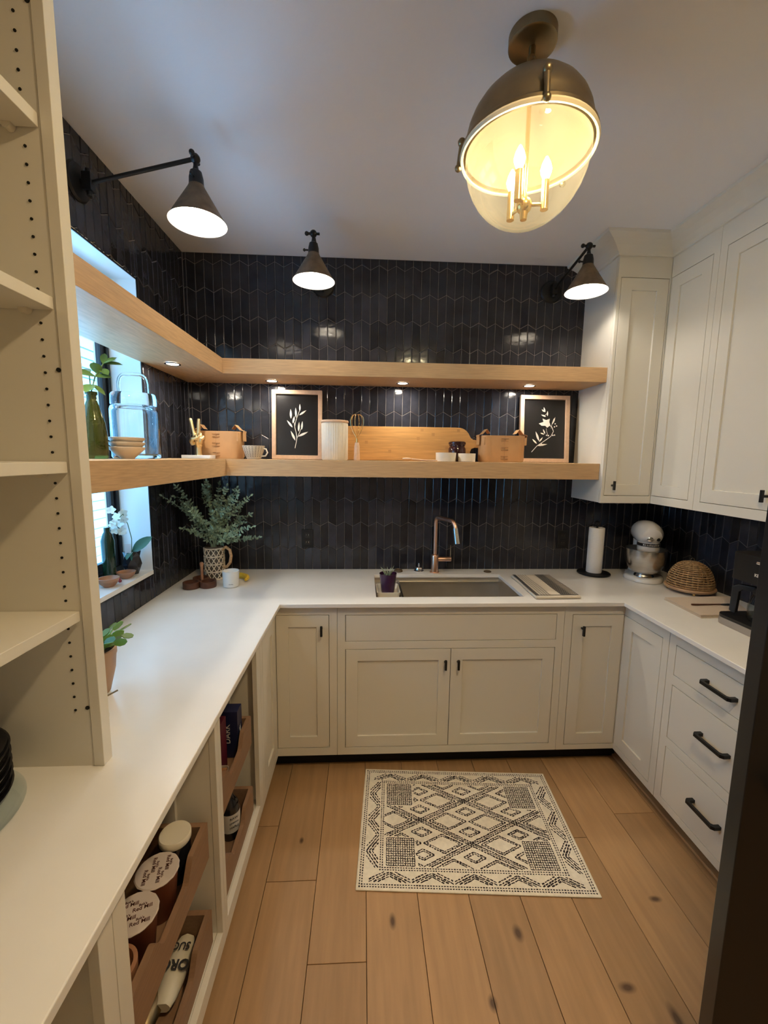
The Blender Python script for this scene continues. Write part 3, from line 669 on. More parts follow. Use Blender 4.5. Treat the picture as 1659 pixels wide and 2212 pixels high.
# ================================================================= wall sconces
def sconce(mount, n, joint, label, tilt=(0, 0)):
    """mount on wall with normal n, joint = where the shade hangs"""
    m = Vector(mount); n = Vector(n); J = Vector(joint)
    s = thing('wall_sconce', mount, label, 'lamp', 'swing arm wall sconces')
    MB().lathe([(0, 0), (.062, 0), (.064, .006), (.058, .014), (.030, .020), (0, .020)], m, 28, axis=n).obj('backplate', M_black, s, smooth=True)
    hub = m + n * .045
    MB().tube([m + n * .015, hub + n * .012], .012, 14).box(hub.x - .016, hub.x + .016, hub.y - .016, hub.y + .016, hub.z - .03, hub.z + .03).tube([hub + Vector((0, 0, -.045)), hub + Vector((0, 0, .045))], .009, 12).obj('wall_hinge', M_black, s, bev=.002)
    MB().tube([hub + n * .01, J], .0072, 12).obj('arm', M_black, s, smooth=True)
    side = n.cross(Vector((0, 0, 1)))
    MB().sph(J, .017, 14, 10).tube([J - side * .03, J + side * .03], .006, 10).sph(J + side * .032, .010, 10, 8).tube([J, J + Vector((0, 0, -.03))], .008, 10).obj('joint', M_black, s, smooth=True)
    c = J + Vector((0, 0, -.216))
    MB().lathe([(0, .192), (.008, .192), (.011, .178), (.020, .172), (.025, .150), (.026, .128), (.0275, .122), (.0275, .118), (.0, .118)], c, 24).obj('socket', M_black, s, smooth=True)
    MB().tube([c + side * .024 + Vector((0, 0, .142)), c + side * .042 + Vector((0, 0, .142))], .004, 8).sph(c + side * .044 + Vector((0, 0, .142)), .007, 8, 6).obj('thumb_screw', M_black, s, smooth=True)
    sh = MB().lathe([(.0262, .127), (.030, .118), (.0985, .004), (.1015, .0)], c, 40, close=False).obj('shade', M_bronze, s, smooth=True)
    MB().lathe([(.0, .118), (.0285, .117), (.097, .0035), (.1015, .0)], c, 40, close=False).obj('shade_lining', M_enamel, sh, smooth=True)
    MB().sph(c + Vector((0, 0, .055)), .024, 16, 12, (1, 1, 1.1)).obj('bulb', M_bulb, s, smooth=True)
    return s
sconce((XL, -.903, 2.585), (1, 0, 0), (-.610, -.903, 2.680), 'dark swing-arm wall sconce reaching out from the left wall')
sconce((-.236, 0, 2.605), (0, -1, 0), (-.244, -.42, 2.682), 'dark swing-arm wall sconce in the middle, above the leaf picture')
sconce((1.119, 0, 2.615), (0, -1, 0), (1.118, -.42, 2.677), 'dark swing-arm wall sconce beside the tall wall cabinet')

# ================================================================= pendant
PX, PY, RZ, PR = .455, -1.318, 2.480, .174
pd = thing('pendant_light', (PX, PY, ZC), 'aged brass dome pendant with clear glass bowl and candle bulbs', 'lamp')
MB().lathe([(0, ZC - .030), (.058, ZC - .030), (.064, ZC - .026), (.064, ZC - .0005), (0, ZC - .0005)], (PX, PY, 0), 40).obj('canopy', M_brass, pd, smooth=True)
MB().tube([(PX, PY, ZC - .03), (PX, PY, ZC - .052)], .009, 12).tube([(PX + .010 * math.cos(a), PY, ZC - .060 + .013 * math.sin(a)) for a in [2 * PI * k / 12 for k in range(13)]], .003, 8).tube([(PX, PY, 2.692), (PX, PY, 2.670)], .009, 12).tube([(PX, PY + .010 * math.cos(a), ZC - .076 + .012 * math.sin(a)) for a in [2 * PI * k / 12 for k in range(13)]], .003, 8).obj('hanging_loop', M_brass, pd, smooth=True)
prof = [(.012, 2.676), (.026, 2.673), (.030, 2.658), (.034, 2.650)] + [(PR * math.cos(a) * .985, RZ + .02 + (.152) * math.sin(a)) for a in [math.radians(t) for t in (76, 66, 56, 46, 36, 26, 16, 8, 0)]] + [(PR * 1.0, RZ + .014), (PR * 1.05, RZ + .008), (PR * 1.06, RZ - .004)]
MB().lathe(prof, (PX, PY, 0), 56, close=False).obj('dome', M_brass, pd, smooth=True)
prof2 = [(.0, 2.643)] + [(PR * math.cos(a) * .965, RZ + .014 + .150 * math.sin(a)) for a in [math.radians(t) for t in (80, 66, 50, 36, 20, 8, 0)]] + [(PR * .97, RZ - .002)]
M_dimlining = mat('dome_inside', (0.14, 0.108, 0.062), 0.6)  # lining colour darkened to hold down the glow inside the dome
MB().lathe(prof2, (PX, PY, 0), 56, close=False).obj('dome_lining', M_dimlining, pd, smooth=True)
M_rim = mat('cream_rim', (0.80, 0.70, 0.48), 0.35)
MB().lathe([(PR * 1.058, RZ - .001), (PR * 1.068, RZ - .006), (PR * 1.05, RZ - .013), (PR * 1.015, RZ - .012), (PR * 1.005, RZ - .005), (PR * 1.005, RZ - .001)], (PX, PY, 0), 56, close=False).obj('rim', M_rim, pd, smooth=True)
MB().lathe([(PR * 1.004, RZ - .001), (PR * 1.004, RZ - .009), (PR * .972, RZ - .010), (PR * .968, RZ - .001)], (PX, PY, 0), 56, close=False).obj('inner_ring', M_brass, pd, smooth=True)
gp = [(PR * .975 * math.cos(a), RZ - .010 - .186 * math.sin(a)) for a in [math.radians(t) for t in (0, 8, 18, 28, 38, 48, 58, 68, 78, 84)]] + [(0, RZ - .197)]
MB().lathe(gp, (PX, PY, 0), 56, close=False).obj('glass_bowl', M_globe, pd, smooth=True)
for k, a in enumerate((math.radians(-98), math.radians(160), math.radians(35))):
    dx, dy = math.cos(a), math.sin(a); p = lambda r, z: (PX + r * dx, PY + r * dy, z)
    MB().tube([p(PR * 1.03, RZ + .055), p(PR * 1.075, RZ + .02), p(PR * 1.09, RZ - .005)], [.010, .007, .007], 10).sph(p(PR * 1.05, RZ + .055), .012, 10, 8).sph(p(PR * 1.10, RZ - .012), .010, 10, 8).obj('clasp', M_brass, pd, smooth=True)
MB().tube([(PX, PY, 2.65), (PX, PY, 2.335)], .006, 12).sph((PX, PY, 2.338), .022, 16, 10).tube([(PX, PY, 2.32), (PX, PY, 2.300)], [.012, .009], 12).obj('stem', M_brassb, pd, smooth=True)
for k in range(3):
    a = math.radians(-8 + 120 * k); r = .056; x, y = PX + r * math.cos(a), PY + r * math.sin(a)
    arm = MB().tube([(PX, PY, 2.340), (x, y, 2.340)], .005, 10).tube([(x, y, 2.325), (x, y, 2.352)], .011, 14).obj('candle_arm', M_brassb, pd, smooth=True)
    MB().tube([(x, y, 2.352), (x, y, 2.402)], .0105, 14).obj('candle_sleeve', M_brassb, arm, smooth=True)
    MB().lathe([(.006, 2.402), (.013, 2.418), (.0155, 2.430), (.011, 2.446), (.003, 2.462), (0, 2.464)], (x, y, 0), 16).obj('candle_bulb', M_flame, arm, smooth=True)
# ceiling light behind the camera, plus a fill light added above the viewer
for (x, y, ml, lab) in ((.45, -3.3, M_rear, 'round recessed ceiling light farthest behind the viewer'), (.55, -2.15, M_fill, 'added round fill light in the ceiling just above the viewer')):
    r = thing('ceiling_light', (x, y, ZC), lab, 'lamp')
    MB().lathe([(.10, ZC - .0005), (.10, ZC - .012), (.085, ZC - .012), (.085, ZC - .002)], (x, y, 0), 36, close=False).obj('trim_ring', M_enamel, r, smooth=True)
    MB().lathe([(0, ZC - .006), (.086, ZC - .006)], (x, y, 0), 36, close=False).obj('diffuser', ml, r)

# ================================================================= rug
M_rug = mat('cream_rug', (0.90, 0.83, 0.71), 0.95, noise=.08, nscale=60, bump=.5, bscale=400)
M_rugd = mat('rug_print', (0.02, 0.012, 0.014), 0.95)
def rug():
    r = thing('rug', (.025, -.606, .0005), 'cream rug with dark geometric diamond print on the oak floor', 'rug', local=True, rz=math.radians(-4))
    Lx, Ly = .921, .613; mpr = lambda u, w, v: (u, -v, w)
    MB().box(0, Lx, -Ly, 0, 0, .0055).obj('pile', M_rug, r, bev=.0025)
    mb = MB(); R = random.Random(5); z = .0057
    def q(u, v, du, dv, a=0.0):
        ca, sa = math.cos(a), math.sin(a); j = lambda: R.uniform(-.18, .18)
        p = [(-du * (1 + j()), -dv * (1 + j())), (du * (1 + j()), -dv * (1 + j())), (du * (1 + j()), dv * (1 + j())), (-du * (1 + j()), dv * (1 + j()))]
        pts = [(u + x * ca - y * sa, v + x * sa + y * ca) for x, y in p]
        if all(0.004 < a_ < Lx - .004 and .004 < b_ < Ly - .004 for a_, b_ in pts): mb.add([(a_, -b_, z) for a_, b_ in pts], [(0, 1, 2, 3)])
    def dash(a, b, wd=.0032, step=.011, fillr=.78, lo=None):
        a, b = Vector(a), Vector(b); L = (b - a).length; n = max(1, int(L / step)); d = (b - a) / n; ang = math.atan2(d.y, d.x)
        for i in range(n):
            c = a + d * (i + .5); c = c + Vector((R.uniform(-.0006, .0006), R.uniform(-.0009, .0009)))
            q(c.x, c.y, d.length * .5 * fillr * R.uniform(.8, 1.15), wd * .5 * R.uniform(.7, 1.25), ang + R.uniform(-.15, .15))
    def dots(a, b, sz=.0034, step=.0105):
        a, b = Vector(a), Vector(b); n = int((b - a).length / step)
        for i in range(n + 1):
            c = a + (b - a) * i / n; q(c.x, c.y, sz * R.uniform(.8, 1.1), sz * .62 * R.uniform(.8, 1.2), math.atan2(b.y - a.y, b.x - a.x))
    for m in (.013, .022):
        dots((m, m), (Lx - m, m)); dots((m, Ly - m), (Lx - m, Ly - m)); dots((m, m), (m, Ly - m)); dots((Lx - m, m), (Lx - m, Ly - m))
    for m in (.080, .089):
        dots((m + .01, m), (Lx - m - .01, m)); dots((m + .01, Ly - m), (Lx - m - .01, Ly - m)); dots((m + .01, m), (m + .01, Ly - m)); dots((Lx - m - .01, m), (Lx - m - .01, Ly - m))
    # zigzag border: chevrons with parallel strokes
    def border(ax, o, l0, l1, d0, d1):
        n = round((l1 - l0) / .155); st = (l1 - l0) / n; P = (lambda s, t: (s, t)) if ax == 0 else (lambda s, t: (t, s))
        for k in range(n):
            a = l0 + k * st; h = d1 - d0
            for off in (0, .017, .034):
                sl = h / (st / 2); dash(P(a + off + .002, d1), P(a + st / 2, d0 + off * sl), .0052, .015, .86)
                dash(P(a + st / 2, d0 + off * sl), P(a + st - off - .002, d1), .0052, .015, .86)
            dash(P(a + .002, d1 - .010), P(a + st / 2 - .020, d0 - .001), .0048, .013); dash(P(a + st / 2 + .020, d0 - .001), P(a + st - .002, d1 - .010), .0048, .013)
    border(0, 0, .045, Lx - .045, .032, .072); border(0, 0, .045, Lx - .045, Ly - .072, Ly - .032)
    border(1, 0, .085, Ly - .085, .032, .082); border(1, 0, .085, Ly - .085, Lx - .082, Lx - .032)
    # corner grids
    for (u0, v0) in ((.115, .098), (Lx - .115 - .115, .098), (.115, Ly - .098 - .122), (Lx - .115 - .115, Ly - .098 - .122)):
        for k in range(13):
            dash((u0 + .115 * k / 12, v0), (u0 + .115 * k / 12, v0 + .122), .0036, .0075, .9)
            dash((u0, v0 + .122 * k / 12), (u0 + .115, v0 + .122 * k / 12), .0036, .0075, .9)
    # lattice of crossing bands through (.475,.19),(.475,.412),(.267,.30),(.686,.303)
    U0, U1, V0, V1 = .10, Lx - .10, .097, Ly - .097
    k_ = .111 / .2095; cu, cv = .476, .302
    inbox = lambda u, v: U0 < u < U1 and V0 < v < V1 and not (min(abs(u - .115), abs(u - .23), abs(u - (Lx - .115)), abs(u - (Lx - .23))) < 0 )
    def incorner(u, v): return (u < .238 or u > Lx - .238) and (v < .228 or v > Ly - .228)
    def line(u0, v0, u1, v1, wd=.0042, step=.012, fr=.85):
        L = math.hypot(u1 - u0, v1 - v0); n = max(1, int(L / step))
        for i in range(n):
            s = (i + .5) / n; u, v = u0 + (u1 - u0) * s, v0 + (v1 - v0) * s
            if inbox(u, v) and not incorner(u, v):
                q(u + R.uniform(-.0006, .0006), v + R.uniform(-.0012, .0012), L / n * .5 * fr * R.uniform(.8, 1.2), wd * .5 * R.uniform(.7, 1.2), math.atan2(v1 - v0, u1 - u0) + R.uniform(-.12, .12))
    for sgn in (1, -1):
        for m in (-2, -1, 0, 1, 2):
            # diamonds centred at (cu,cv) half axes .2095 x .111 : lines  v-cv = sgn*k*(u-cu) + (2m+1)*.111
            c = (2 * m + 1) * .111
            for off in (-.0085, 0.0, .0085):
                line(cu - .5, cv + c + off - sgn * k_ * .5, cu + .5, cv + c + off + sgn * k_ * .5, .0058 if off else .0042)
    def diamond(u, v, a, b, wd=.0054, step=.011):
        p = [(u - a, v), (u, v - b), (u + a, v), (u, v + b)]
        for i in range(4): line(*p[i], *p[(i + 1) % 4], wd, step)
    for (u, v) in [(cu + i * .2095, cv + j * .111) for i in range(-3, 4) for j in range(-3, 4) if (i + j) % 2 == 0]:
        for (du, dv_, sc) in ((-.088, 0, .40), (.088, 0, .40), (0, -.052, .22), (0, .052, .22)):
            diamond(u + du, v + dv_, .2095 * sc, .111 * sc); diamond(u + du, v + dv_, .2095 * (sc - .07), .111 * (sc - .07), .0044)
    mb.obj('print', M_rugd, r)
rug()

# ================================================================= things on the lower shelf (back)
ZS = S2T + .0008
M_art = mat('black_print', (0.012, 0.011, 0.012), 0.25, spec=.6)
M_white = mat('print_white', (0.72, 0.68, 0.62), 0.7)
M_frame = mat('light_wood_frame', (0.66, 0.45, 0.31), 0.5, noise=.08, nscale=20, stretch=(3, 3, 3))
def picture(x0, x1, label, draw, zt=2.008):
    lean = math.radians(5); Wd = x1 - x0; H = zt - ZS
    f = thing('picture_frame', (x0, -.068, ZS), label, 'picture', 'framed botanical prints', local=True)
    f.rotation_euler = (-lean, 0, 0)
    H = H / math.cos(lean)
    mp = lambda u, w, z: (u, -w, z)
    MB().slab([0, .024, Wd - .024, Wd], [0, .024, H - .024, H], lambda i, j: not (i == 1 and j == 1), -.012, .012, mp).obj('frame', M_frame, f, bev=.0015, seg=1)
    MB().box(.022, Wd - .022, -.008, -.002, .022, H - .022, mp=mp).obj('print', M_art, f)
    mb = MB(); draw(lambda px, py: (Wd * px, H * (1 - py)), mb, lambda u, w, z: (u, -w, z)); mb.obj('botanical_drawing', M_white, f)
    return f
def leaf2(mb, mp, a, b, wd, n=6, w=-.0015, bend=0.0):
    a, b = Vector(a), Vector(b); d = b - a; nrm = Vector((-d.y, d.x)).normalized(); L = d.length
    up = []; dn = []
    for i in range(n + 1):
        s = i / n; h = math.sin(PI * s ** .85) * wd; c = a + d * s + nrm * bend * math.sin(PI * s)
        up.append(tuple(c + nrm * h)); dn.append(tuple(c - nrm * h))
    mb.flat(up + dn[::-1][1:-1], w, mp)
def stroke(mb, mp, pts, wd, w=-.0014):
    P = [Vector(p) for p in pts]
    for a, b in zip(P[:-1], P[1:]):
        d = (b - a).normalized(); n = Vector((-d.y, d.x)) * wd; mb.flat([tuple(a + n), tuple(b + n), tuple(b - n), tuple(a - n)], w, mp)
def draw1(T, mb, mp):
    g = lambda x, y: T((x - 795) / (1195 - 795), (y - 88) / (655 - 88))
    stroke(mb, mp, [g(977, 562), g(985, 520), g(992, 480), g(985, 430), g(975, 390), g(972, 350)], .0018)
    stroke(mb, mp, [g(992, 480), g(1010, 440), g(1025, 400)], .0012)
    stroke(mb, mp, [g(975, 385), g(985, 330), g(1000, 290), g(1012, 255)], .0012)
    for (x0, y0, x1, y1, w) in ((980, 500, 942, 418, .0065), (1000, 465, 1082, 425, .0065), (958, 392, 912, 332, .006), (945, 320, 942, 240, .0065), (985, 312, 982, 228, .0055), (960, 358, 972, 298, .006), (1010, 290, 1068, 248, .0055), (1015, 258, 1016, 197, .0048), (1005, 425, 1010, 345, .0058), (1030, 410, 1036, 338, .0055)):
        leaf2(mb, mp, g(x0, y0), g(x1, y1), w)
def draw2(T, mb, mp):
    g = lambda x, y: T((x - 1030) / (1365 - 1030), (y - 103) / (570 - 103))
    stroke(mb, mp, [g(1115, 497), g(1150, 455), g(1205, 415), g(1245, 385), g(1262, 350), g(1250, 320), g(1225, 300)], .0018)
    stroke(mb, mp, [g(1245, 330), g(1252, 290), g(1262, 262)], .001); stroke(mb, mp, [g(1225, 385), g(1215, 350), g(1212, 330)], .001); stroke(mb, mp, [g(1200, 240), g(1215, 225)], .001)
    for (x0, y0, x1, y1, w) in ((1150, 438, 1118, 405, .005), (1165, 420, 1140, 352, .0065), (1165, 425, 1190, 392, .0045), (1150, 452, 1222, 440, .0055), (1200, 372, 1172, 362, .004), (1205, 368, 1190, 335, .004), (1252, 300, 1272, 250, .005), (1208, 248, 1175, 235, .0045), (1218, 245, 1218, 208, .004), (1202, 218, 1192, 182, .0045), (1196, 215, 1178, 198, .004)):
        leaf2(mb, mp, g(x0, y0), g(x1, y1), w)
    mb.flat([g(1235, 262), g(1210, 272), g(1185, 262), g(1192, 285), g(1160, 297), g(1180, 312), g(1205, 312), g(1218, 325), g(1240, 308), g(1232, 285)][::-1], -.0012, mp)
    for x, y in ((1272, 297), (1282, 312), (1268, 318), (1228, 380), (1215, 378), (1258, 378), (1270, 376), (1190, 448), (1182, 440)):
        c = g(x, y); mb.flat([(c[0] + .0042 * math.cos(2 * PI * k / 7), c[1] + .0042 * math.sin(2 * PI * k / 7)) for k in range(7)], -.0012, mp)
picture(-.538, -.243, 'framed print of a leafy sprig, standing next to the white ribbed canister', draw1)
picture(.955, 1.262, 'framed print of a flower stem, standing at the right end of the shelf', draw2)

M_leather = mat('tan_leather', (0.56, 0.32, 0.15), 0.5, noise=.07, nscale=12, bump=.1, bscale=300)
M_thread = mat('tan_dark_edge', (0.40, 0.22, 0.10), 0.6)
def carrier(cx, cy, label, half=.131):
    c = thing('leather_box', (cx, cy, ZS), label, 'box', 'tan leather boxes on the shelf')
    Hh = .152; dpt = .065; n = 40
    def ring(s, z):
        out = []
        for k in range(n):
            a = 2 * PI * k / n; ca, sa = math.cos(a), math.sin(a); e = .32
            out.append((cx + half * s * math.copysign(abs(ca) ** e, ca), cy + dpt * s * math.copysign(abs(sa) ** .75, sa), z))
        return out
    vs = ring(.96, ZS) + ring(1, ZS + .012) + ring(1.0, ZS + Hh) + ring(.97, ZS + Hh) + ring(.95, ZS + .01)
    fs = [(k * n + i, k * n + (i + 1) % n, (k + 1) * n + (i + 1) % n, (k + 1) * n + i) for k in range(4) for i in range(n)] + [tuple(range(n)), tuple(range(4 * n, 5 * n))]
    MB().add(vs, fs).obj('body', M_leather, c, smooth=True)
    yf = cy - dpt
    MB().box(cx - .0006, cx + .0006, yf - .0008, yf + .002, ZS + .004, ZS + Hh - .002).obj('seam', M_thread, c)
    for z in (.128, .078, .026):
        m = MB()
        for dz in (-.008, .008):
            m.tube([(cx - .020, yf + .001, ZS + z + dz), (cx - .015, yf - .004, ZS + z + dz), (cx + .015, yf - .004, ZS + z + dz), (cx + .020, yf + .001, ZS + z + dz)], .0022, 6)
        m.box(cx - .004, cx + .004, yf - .003, yf, ZS + z - .008, ZS + z + .008).obj('lacing', M_thread, c, smooth=True)
    for s in (-1, 1):
        ex = cx + s * half; m = MB(); y0 = cy - .030
        sec = [(ex + s * .010, ZS + Hh - .052), (ex + s * .010, ZS + Hh - .010), (ex + s * .013, ZS + Hh + .004), (ex - s * .008, ZS + Hh + .010), (ex - s * .034, ZS + Hh + .038), (ex - s * .052, ZS + Hh + .014)]
        vs = []
        for (x, z) in sec:
            for (dy, o) in ((0, 0), (.06, 0)): vs.append((x, y0 + dy, z))
        vs2 = [(x - s * .0028, y, z - .0015) for x, y, z in vs]
        m.add(vs + vs2, [(2 * i, 2 * i + 1, 2 * i + 3, 2 * i + 2) for i in range(5)] + [(12 + 2 * i, 12 + 2 * i + 1, 12 + 2 * i + 3, 12 + 2 * i + 2) for i in range(5)] + [(0, 1, 13, 12), (10, 11, 23, 22)] + [(2 * i, 2 * i + 2, 14 + 2 * i, 12 + 2 * i) for i in range(5)] + [(2 * i + 1, 2 * i + 3, 15 + 2 * i, 13 + 2 * i) for i in range(5)])
        m.obj('strap', M_leather, c)
        MB().tube([(ex + s * .001 - s * .012, yf + .016, ZS + Hh - .012), (ex - s * .012, yf - .001, ZS + Hh - .012), (ex - s * .012, yf - .001, ZS + Hh - .055)], .0045, 8, flat=.5).obj('tab', M_leather, c)
carrier(-.815, -.141, 'tan leather box with strap handles behind the golden hand')
carrier(.815, -.141, 'tan leather box with strap handles in front of the flower picture')

M_gold = mat('hammered_gold', (0.98, 0.78, 0.44), 0.32, 1.0, bump=.2, bscale=120)
M_marble = mat('white_marble', (0.78, 0.80, 0.82), 0.25, noise=.05, nscale=25)
def gold_hand():
    X, Y = -.893, -.2545
    h = thing('hand_ornament', (X, Y, ZS), 'golden hand ornament making a peace sign on a white marble base', 'ornament')
    MB().box(X - .075, X + .075, Y - .044, Y + .044, ZS, ZS + .018).obj('base', M_marble, h, bev=.002)
    z0 = ZS + .018; P = lambda x, y, z: (X + x, Y + y, z0 + z)
    m = MB()
    m.tube([P(.0, 0, -.001), P(.0, 0, .02), P(0, 0, .04), P(.002, 0, .055)], [.0215, .0195, .0195, .023], 14, flat=.8)
    m.tube([P(.002, 0, .05), P(.003, 0, .065), P(.002, 0, .085), P(.0, 0, .103), P(0, 0, .108)], [.023, .030, .033, .030, .020], 16, flat=.55)
    def finger(pts, r): r = [q * 1.22 for q in r]; m.tube([P(*p) for p in pts], r, 12).sph(P(*pts[-1]), r[-1], 10, 8)
    finger([(-.016, 0, .09), (-.022, 0, .125), (-.028, -.001, .157), (-.035, -.002, .190)], [.0092, .0086, .0080, .0072])     # index
    finger([(.000, 0, .09), (.004, 0, .125), (.007, -.001, .159), (.009, -.002, .188)], [.0092, .0088, .0082, .0072])         # middle
    finger([(.015, -.004, .098), (.018, -.018, .113), (.016, -.030, .100), (.009, -.028, .080)], [.0085, .0082, .0078, .0070])  # ring curled
    finger([(.027, -.003, .088), (.031, -.016, .098), (.028, -.027, .087), (.021, -.025, .070)], [.0078, .0074, .0070, .0062])   # little curled
    finger([(-.026, -.004, .060), (-.028, -.022, .074), (-.015, -.036, .086), (.004, -.038, .090)], [.0105, .0095, .0085, .0074])  # thumb across
    o = m.obj('hand', M_gold, h, smooth=True)
    r = o.modifiers.new('fuse', 'REMESH'); r.mode = 'VOXEL'; r.voxel_size = .0016; r.use_smooth_shade = True
    s = o.modifiers.new('soft', 'SMOOTH'); s.iterations = 3; s.factor = .5
gold_hand()

M_stone = mat('cream_stoneware', (0.72, 0.66, 0.56), 0.5, noise=.03, nscale=40)
M_pattern = mat('dark_glaze_mark', (0.04, 0.04, 0.045), 0.4)
mg = thing('patterned_mug', (-.605, -.205, ZS), 'white mug with rows of small dark leaf marks', 'mug')
mc = (-.610, -.205, 0)
mprof = [(0, ZS), (.034, ZS), (.040, ZS + .006), (.056, ZS + .050), (.0605, ZS + .074), (.0575, ZS + .074), (.052, ZS + .048), (.036, ZS + .008), (0, ZS + .008)]
MB().lathe(mprof, mc, 36).obj('cup', M_stone, mg, smooth=True)
MB().tube([(mc[0] + .050, mc[1] - .01, ZS + .060), (mc[0] + .072, mc[1] - .014, ZS + .056), (mc[0] + .080, mc[1] - .016, ZS + .036), (mc[0] + .068, mc[1] - .014, ZS + .018), (mc[0] + .043, mc[1] - .009, ZS + .016)], .0042, 10).obj('handle', M_stone, mg, smooth=True)
mk = MB()
for row in range(7):
    z = ZS + .012 + row * .0085; r0 = .0405 + (z - ZS - .006) * .0160 / .044 + .0006; nn = 22
    for k in range(nn):
        for sg in (-1, 1):
            a = 2 * PI * k / nn; da = .088 * sg; z2 = z + .0052; r2 = r0 + .0019
            p = lambda aa, zz, rr: (mc[0] + rr * math.cos(aa), mc[1] + rr * math.sin(aa), zz)
            mk.add([p(a, z, r0 + .0004), p(a + da, z2, r2 + .0004), p(a + da, z2 + .0026, r2 + .0013), p(a, z + .0026, r0 + .0013)], [(0, 1, 2, 3)])
o = mk.obj('leaf_marks', M_pattern, mg)
cn = thing('ribbed_canister', (-.162, -.15, ZS), 'tall white ribbed canister with a wooden lid between the leaf picture and the whisk', 'canister')
MB().lathe([(0, ZS), (.070, ZS), (.075, ZS + .006), (.076, ZS + .204), (.072, ZS + .210), (0, ZS + .210)], (-.162, -.15, 0), 216, mod=lambda a, z: 1 - .032 * (.5 + .5 * math.cos(a * 36)) if .003 < z - ZS < .207 else 1).obj('jar', M_stone, cn, smooth=True)
MB().lathe([(0, ZS + .2105), (.077, ZS + .2105), (.079, ZS + .214), (.079, ZS + .220), (.076, ZS + .224), (0, ZS + .224)], (-.162, -.15, 0), 40).obj('lid', M_frame, cn, smooth=True)
wk = thing('whisk', (-.034, -.2, ZS), 'small gold wire whisk standing on its pale wooden handle', 'whisk')
MB().tube([(-.034, -.2, ZS), (-.034, -.2, ZS + .004), (-.034, -.2, ZS + .08), (-.034, -.2, ZS + .100)], [.0165, .0175, .0150, .0105], 8).obj('handle', M_frame, wk, bev=.001, seg=1)
w = MB()
w.cyl((-.034, -.2, ZS + .100), (-.034, -.2, ZS + .124), .006, .0045, 12)
for k in range(5):
    a = PI * k / 5; r = .031
    pts = []
    for i in range(17):
        t = -1 + 2 * i / 16; zz = ZS + .122 + .134 * (1 - abs(t) ** 2.2); rr = r * math.sin(PI * min(1, abs(t)) ** 1.0) if False else r * (abs(t) ** .6) * (1 - abs(t) ** 3.2) * 2.05
        pts.append((-.034 + math.copysign(rr, t) * math.cos(a), -.2 + math.copysign(rr, t) * math.sin(a), zz))
    w.tube(pts, .0012, 6)
w.obj('wires', M_brassb, wk, smooth=True)
M_bamboo = mat('bamboo', (0.55, 0.29, 0.10), 0.42, noise=.16, nscale=5, stretch=(1.5, 6, 20))
bd = thing('cutting_board', (.3, -.045, ZS), 'long bamboo cutting board with a handle leaning against the tiles', 'board', local=True)
bd.rotation_euler = (math.radians(-4), 0, 0)
pts = [(-.45, 0), (.335, 0)]
pts += [(.345 + .012 * math.sin(a), .012 + .0) for a in (0.2,)] 
pts = [(-.45, 0), (.325, 0), (.345, .008), (.352, .03), (.353, .060), (.360, .076), (.376, .082), (.45, .082), (.468, .088), (.474, .106), (.468, .124), (.45, .130), (.385, .130), (.368, .133), (.356, .142)] + [(.278 + .075 * math.cos(a), .128 + .075 * math.sin(a)) for a in [math.radians(t) for t in (20, 32, 44, 56, 68, 80, 90)]] + [(-.44, .202), (-.45, .195)]
MB().prism(pts, 0, .018, lambda a, w, b_: (a, -w, b_)).obj('board', M_bamboo, bd, bev=.002)
m = MB(); Rr = random.Random(2)
for k in range(9): x = Rr.uniform(-.4, .3); z = .02 + .026 * Rr.randint(0, 6); m.add([(x, -.0182, z), (x + .018, -.0182, z), (x + .018, -.0182, z + .018), (x, -.0182, z + .018)], [(0, 1, 2, 3)])
M_node = mat('bamboo_node', (0.46, 0.235, 0.08), 0.5)
m.obj('bamboo_nodes', M_node, bd)
def bowl(name, c, r, h, m_, label, cat, rb=None, group=None, wall_=.0035, n=32):
    rb = rb or r * .8; x, y, z = c
    o = MB().lathe([(0, z), (rb, z), (rb + .002, z + .002), (r, z + h), (r - wall_, z + h), (rb - wall_, z + .006), (0, z + .006)], (x, y, 0), n).obj(name, m_, smooth=True)
    return tag(o, label, cat, group)
bowl('pinch_bowl', (.473, -.215, ZS), .0575, .050, M_stone, 'wide cream pinch bowl in front of the brown glass jar', 'bowl', rb=.054)
bowl('ramekin', (.594, -.215, ZS), .049, .047, M_stone, 'small cream speckled ramekin right of the brown glass jar', 'bowl', rb=.0465)
M_amber = mat('dark_brown_glass', (0.035, 0.010, 0.012), 0.08, spec=.7)
jr = thing('brown_jar', (.553, -.14, ZS), 'dark brown glass jar behind the two cream pots', 'jar')
MB().lathe([(0, ZS), (.046, ZS), (.050, ZS + .006), (.050, ZS + .075), (.044, ZS + .086), (.043, ZS + .090), (.047, ZS + .092), (.047, ZS + .098), (.040, ZS + .098), (.038, ZS + .08), (.040, ZS + .012), (0, ZS + .01)], (.553, -.14, 0), 32).obj('jar', M_amber, jr, smooth=True)
MB().lathe([(0, ZS + .099), (.049, ZS + .099), (.051, ZS + .103), (.050, ZS + .112), (.044, ZS + .116), (0, ZS + .116)], (.553, -.14, 0), 32).obj('lid', M_amber, jr, smooth=True)
ws = thing('wooden_spoon', (.30, -.25, ZS), 'thin pale wooden spoon lying left of the cream pinch bowl', 'spoon')
MB().tube([(.415, -.268, ZS + .0045), (.33, -.262, ZS + .007), (.272, -.255, ZS + .012)], [.0042, .0042, .004], 8).obj('handle', M_frame, ws, smooth=True)
MB().sph((.246, -.252, ZS + .0135), .026, 14, 8, (1, .6, .22)).obj('spoon_bowl', M_frame, ws, smooth=True)

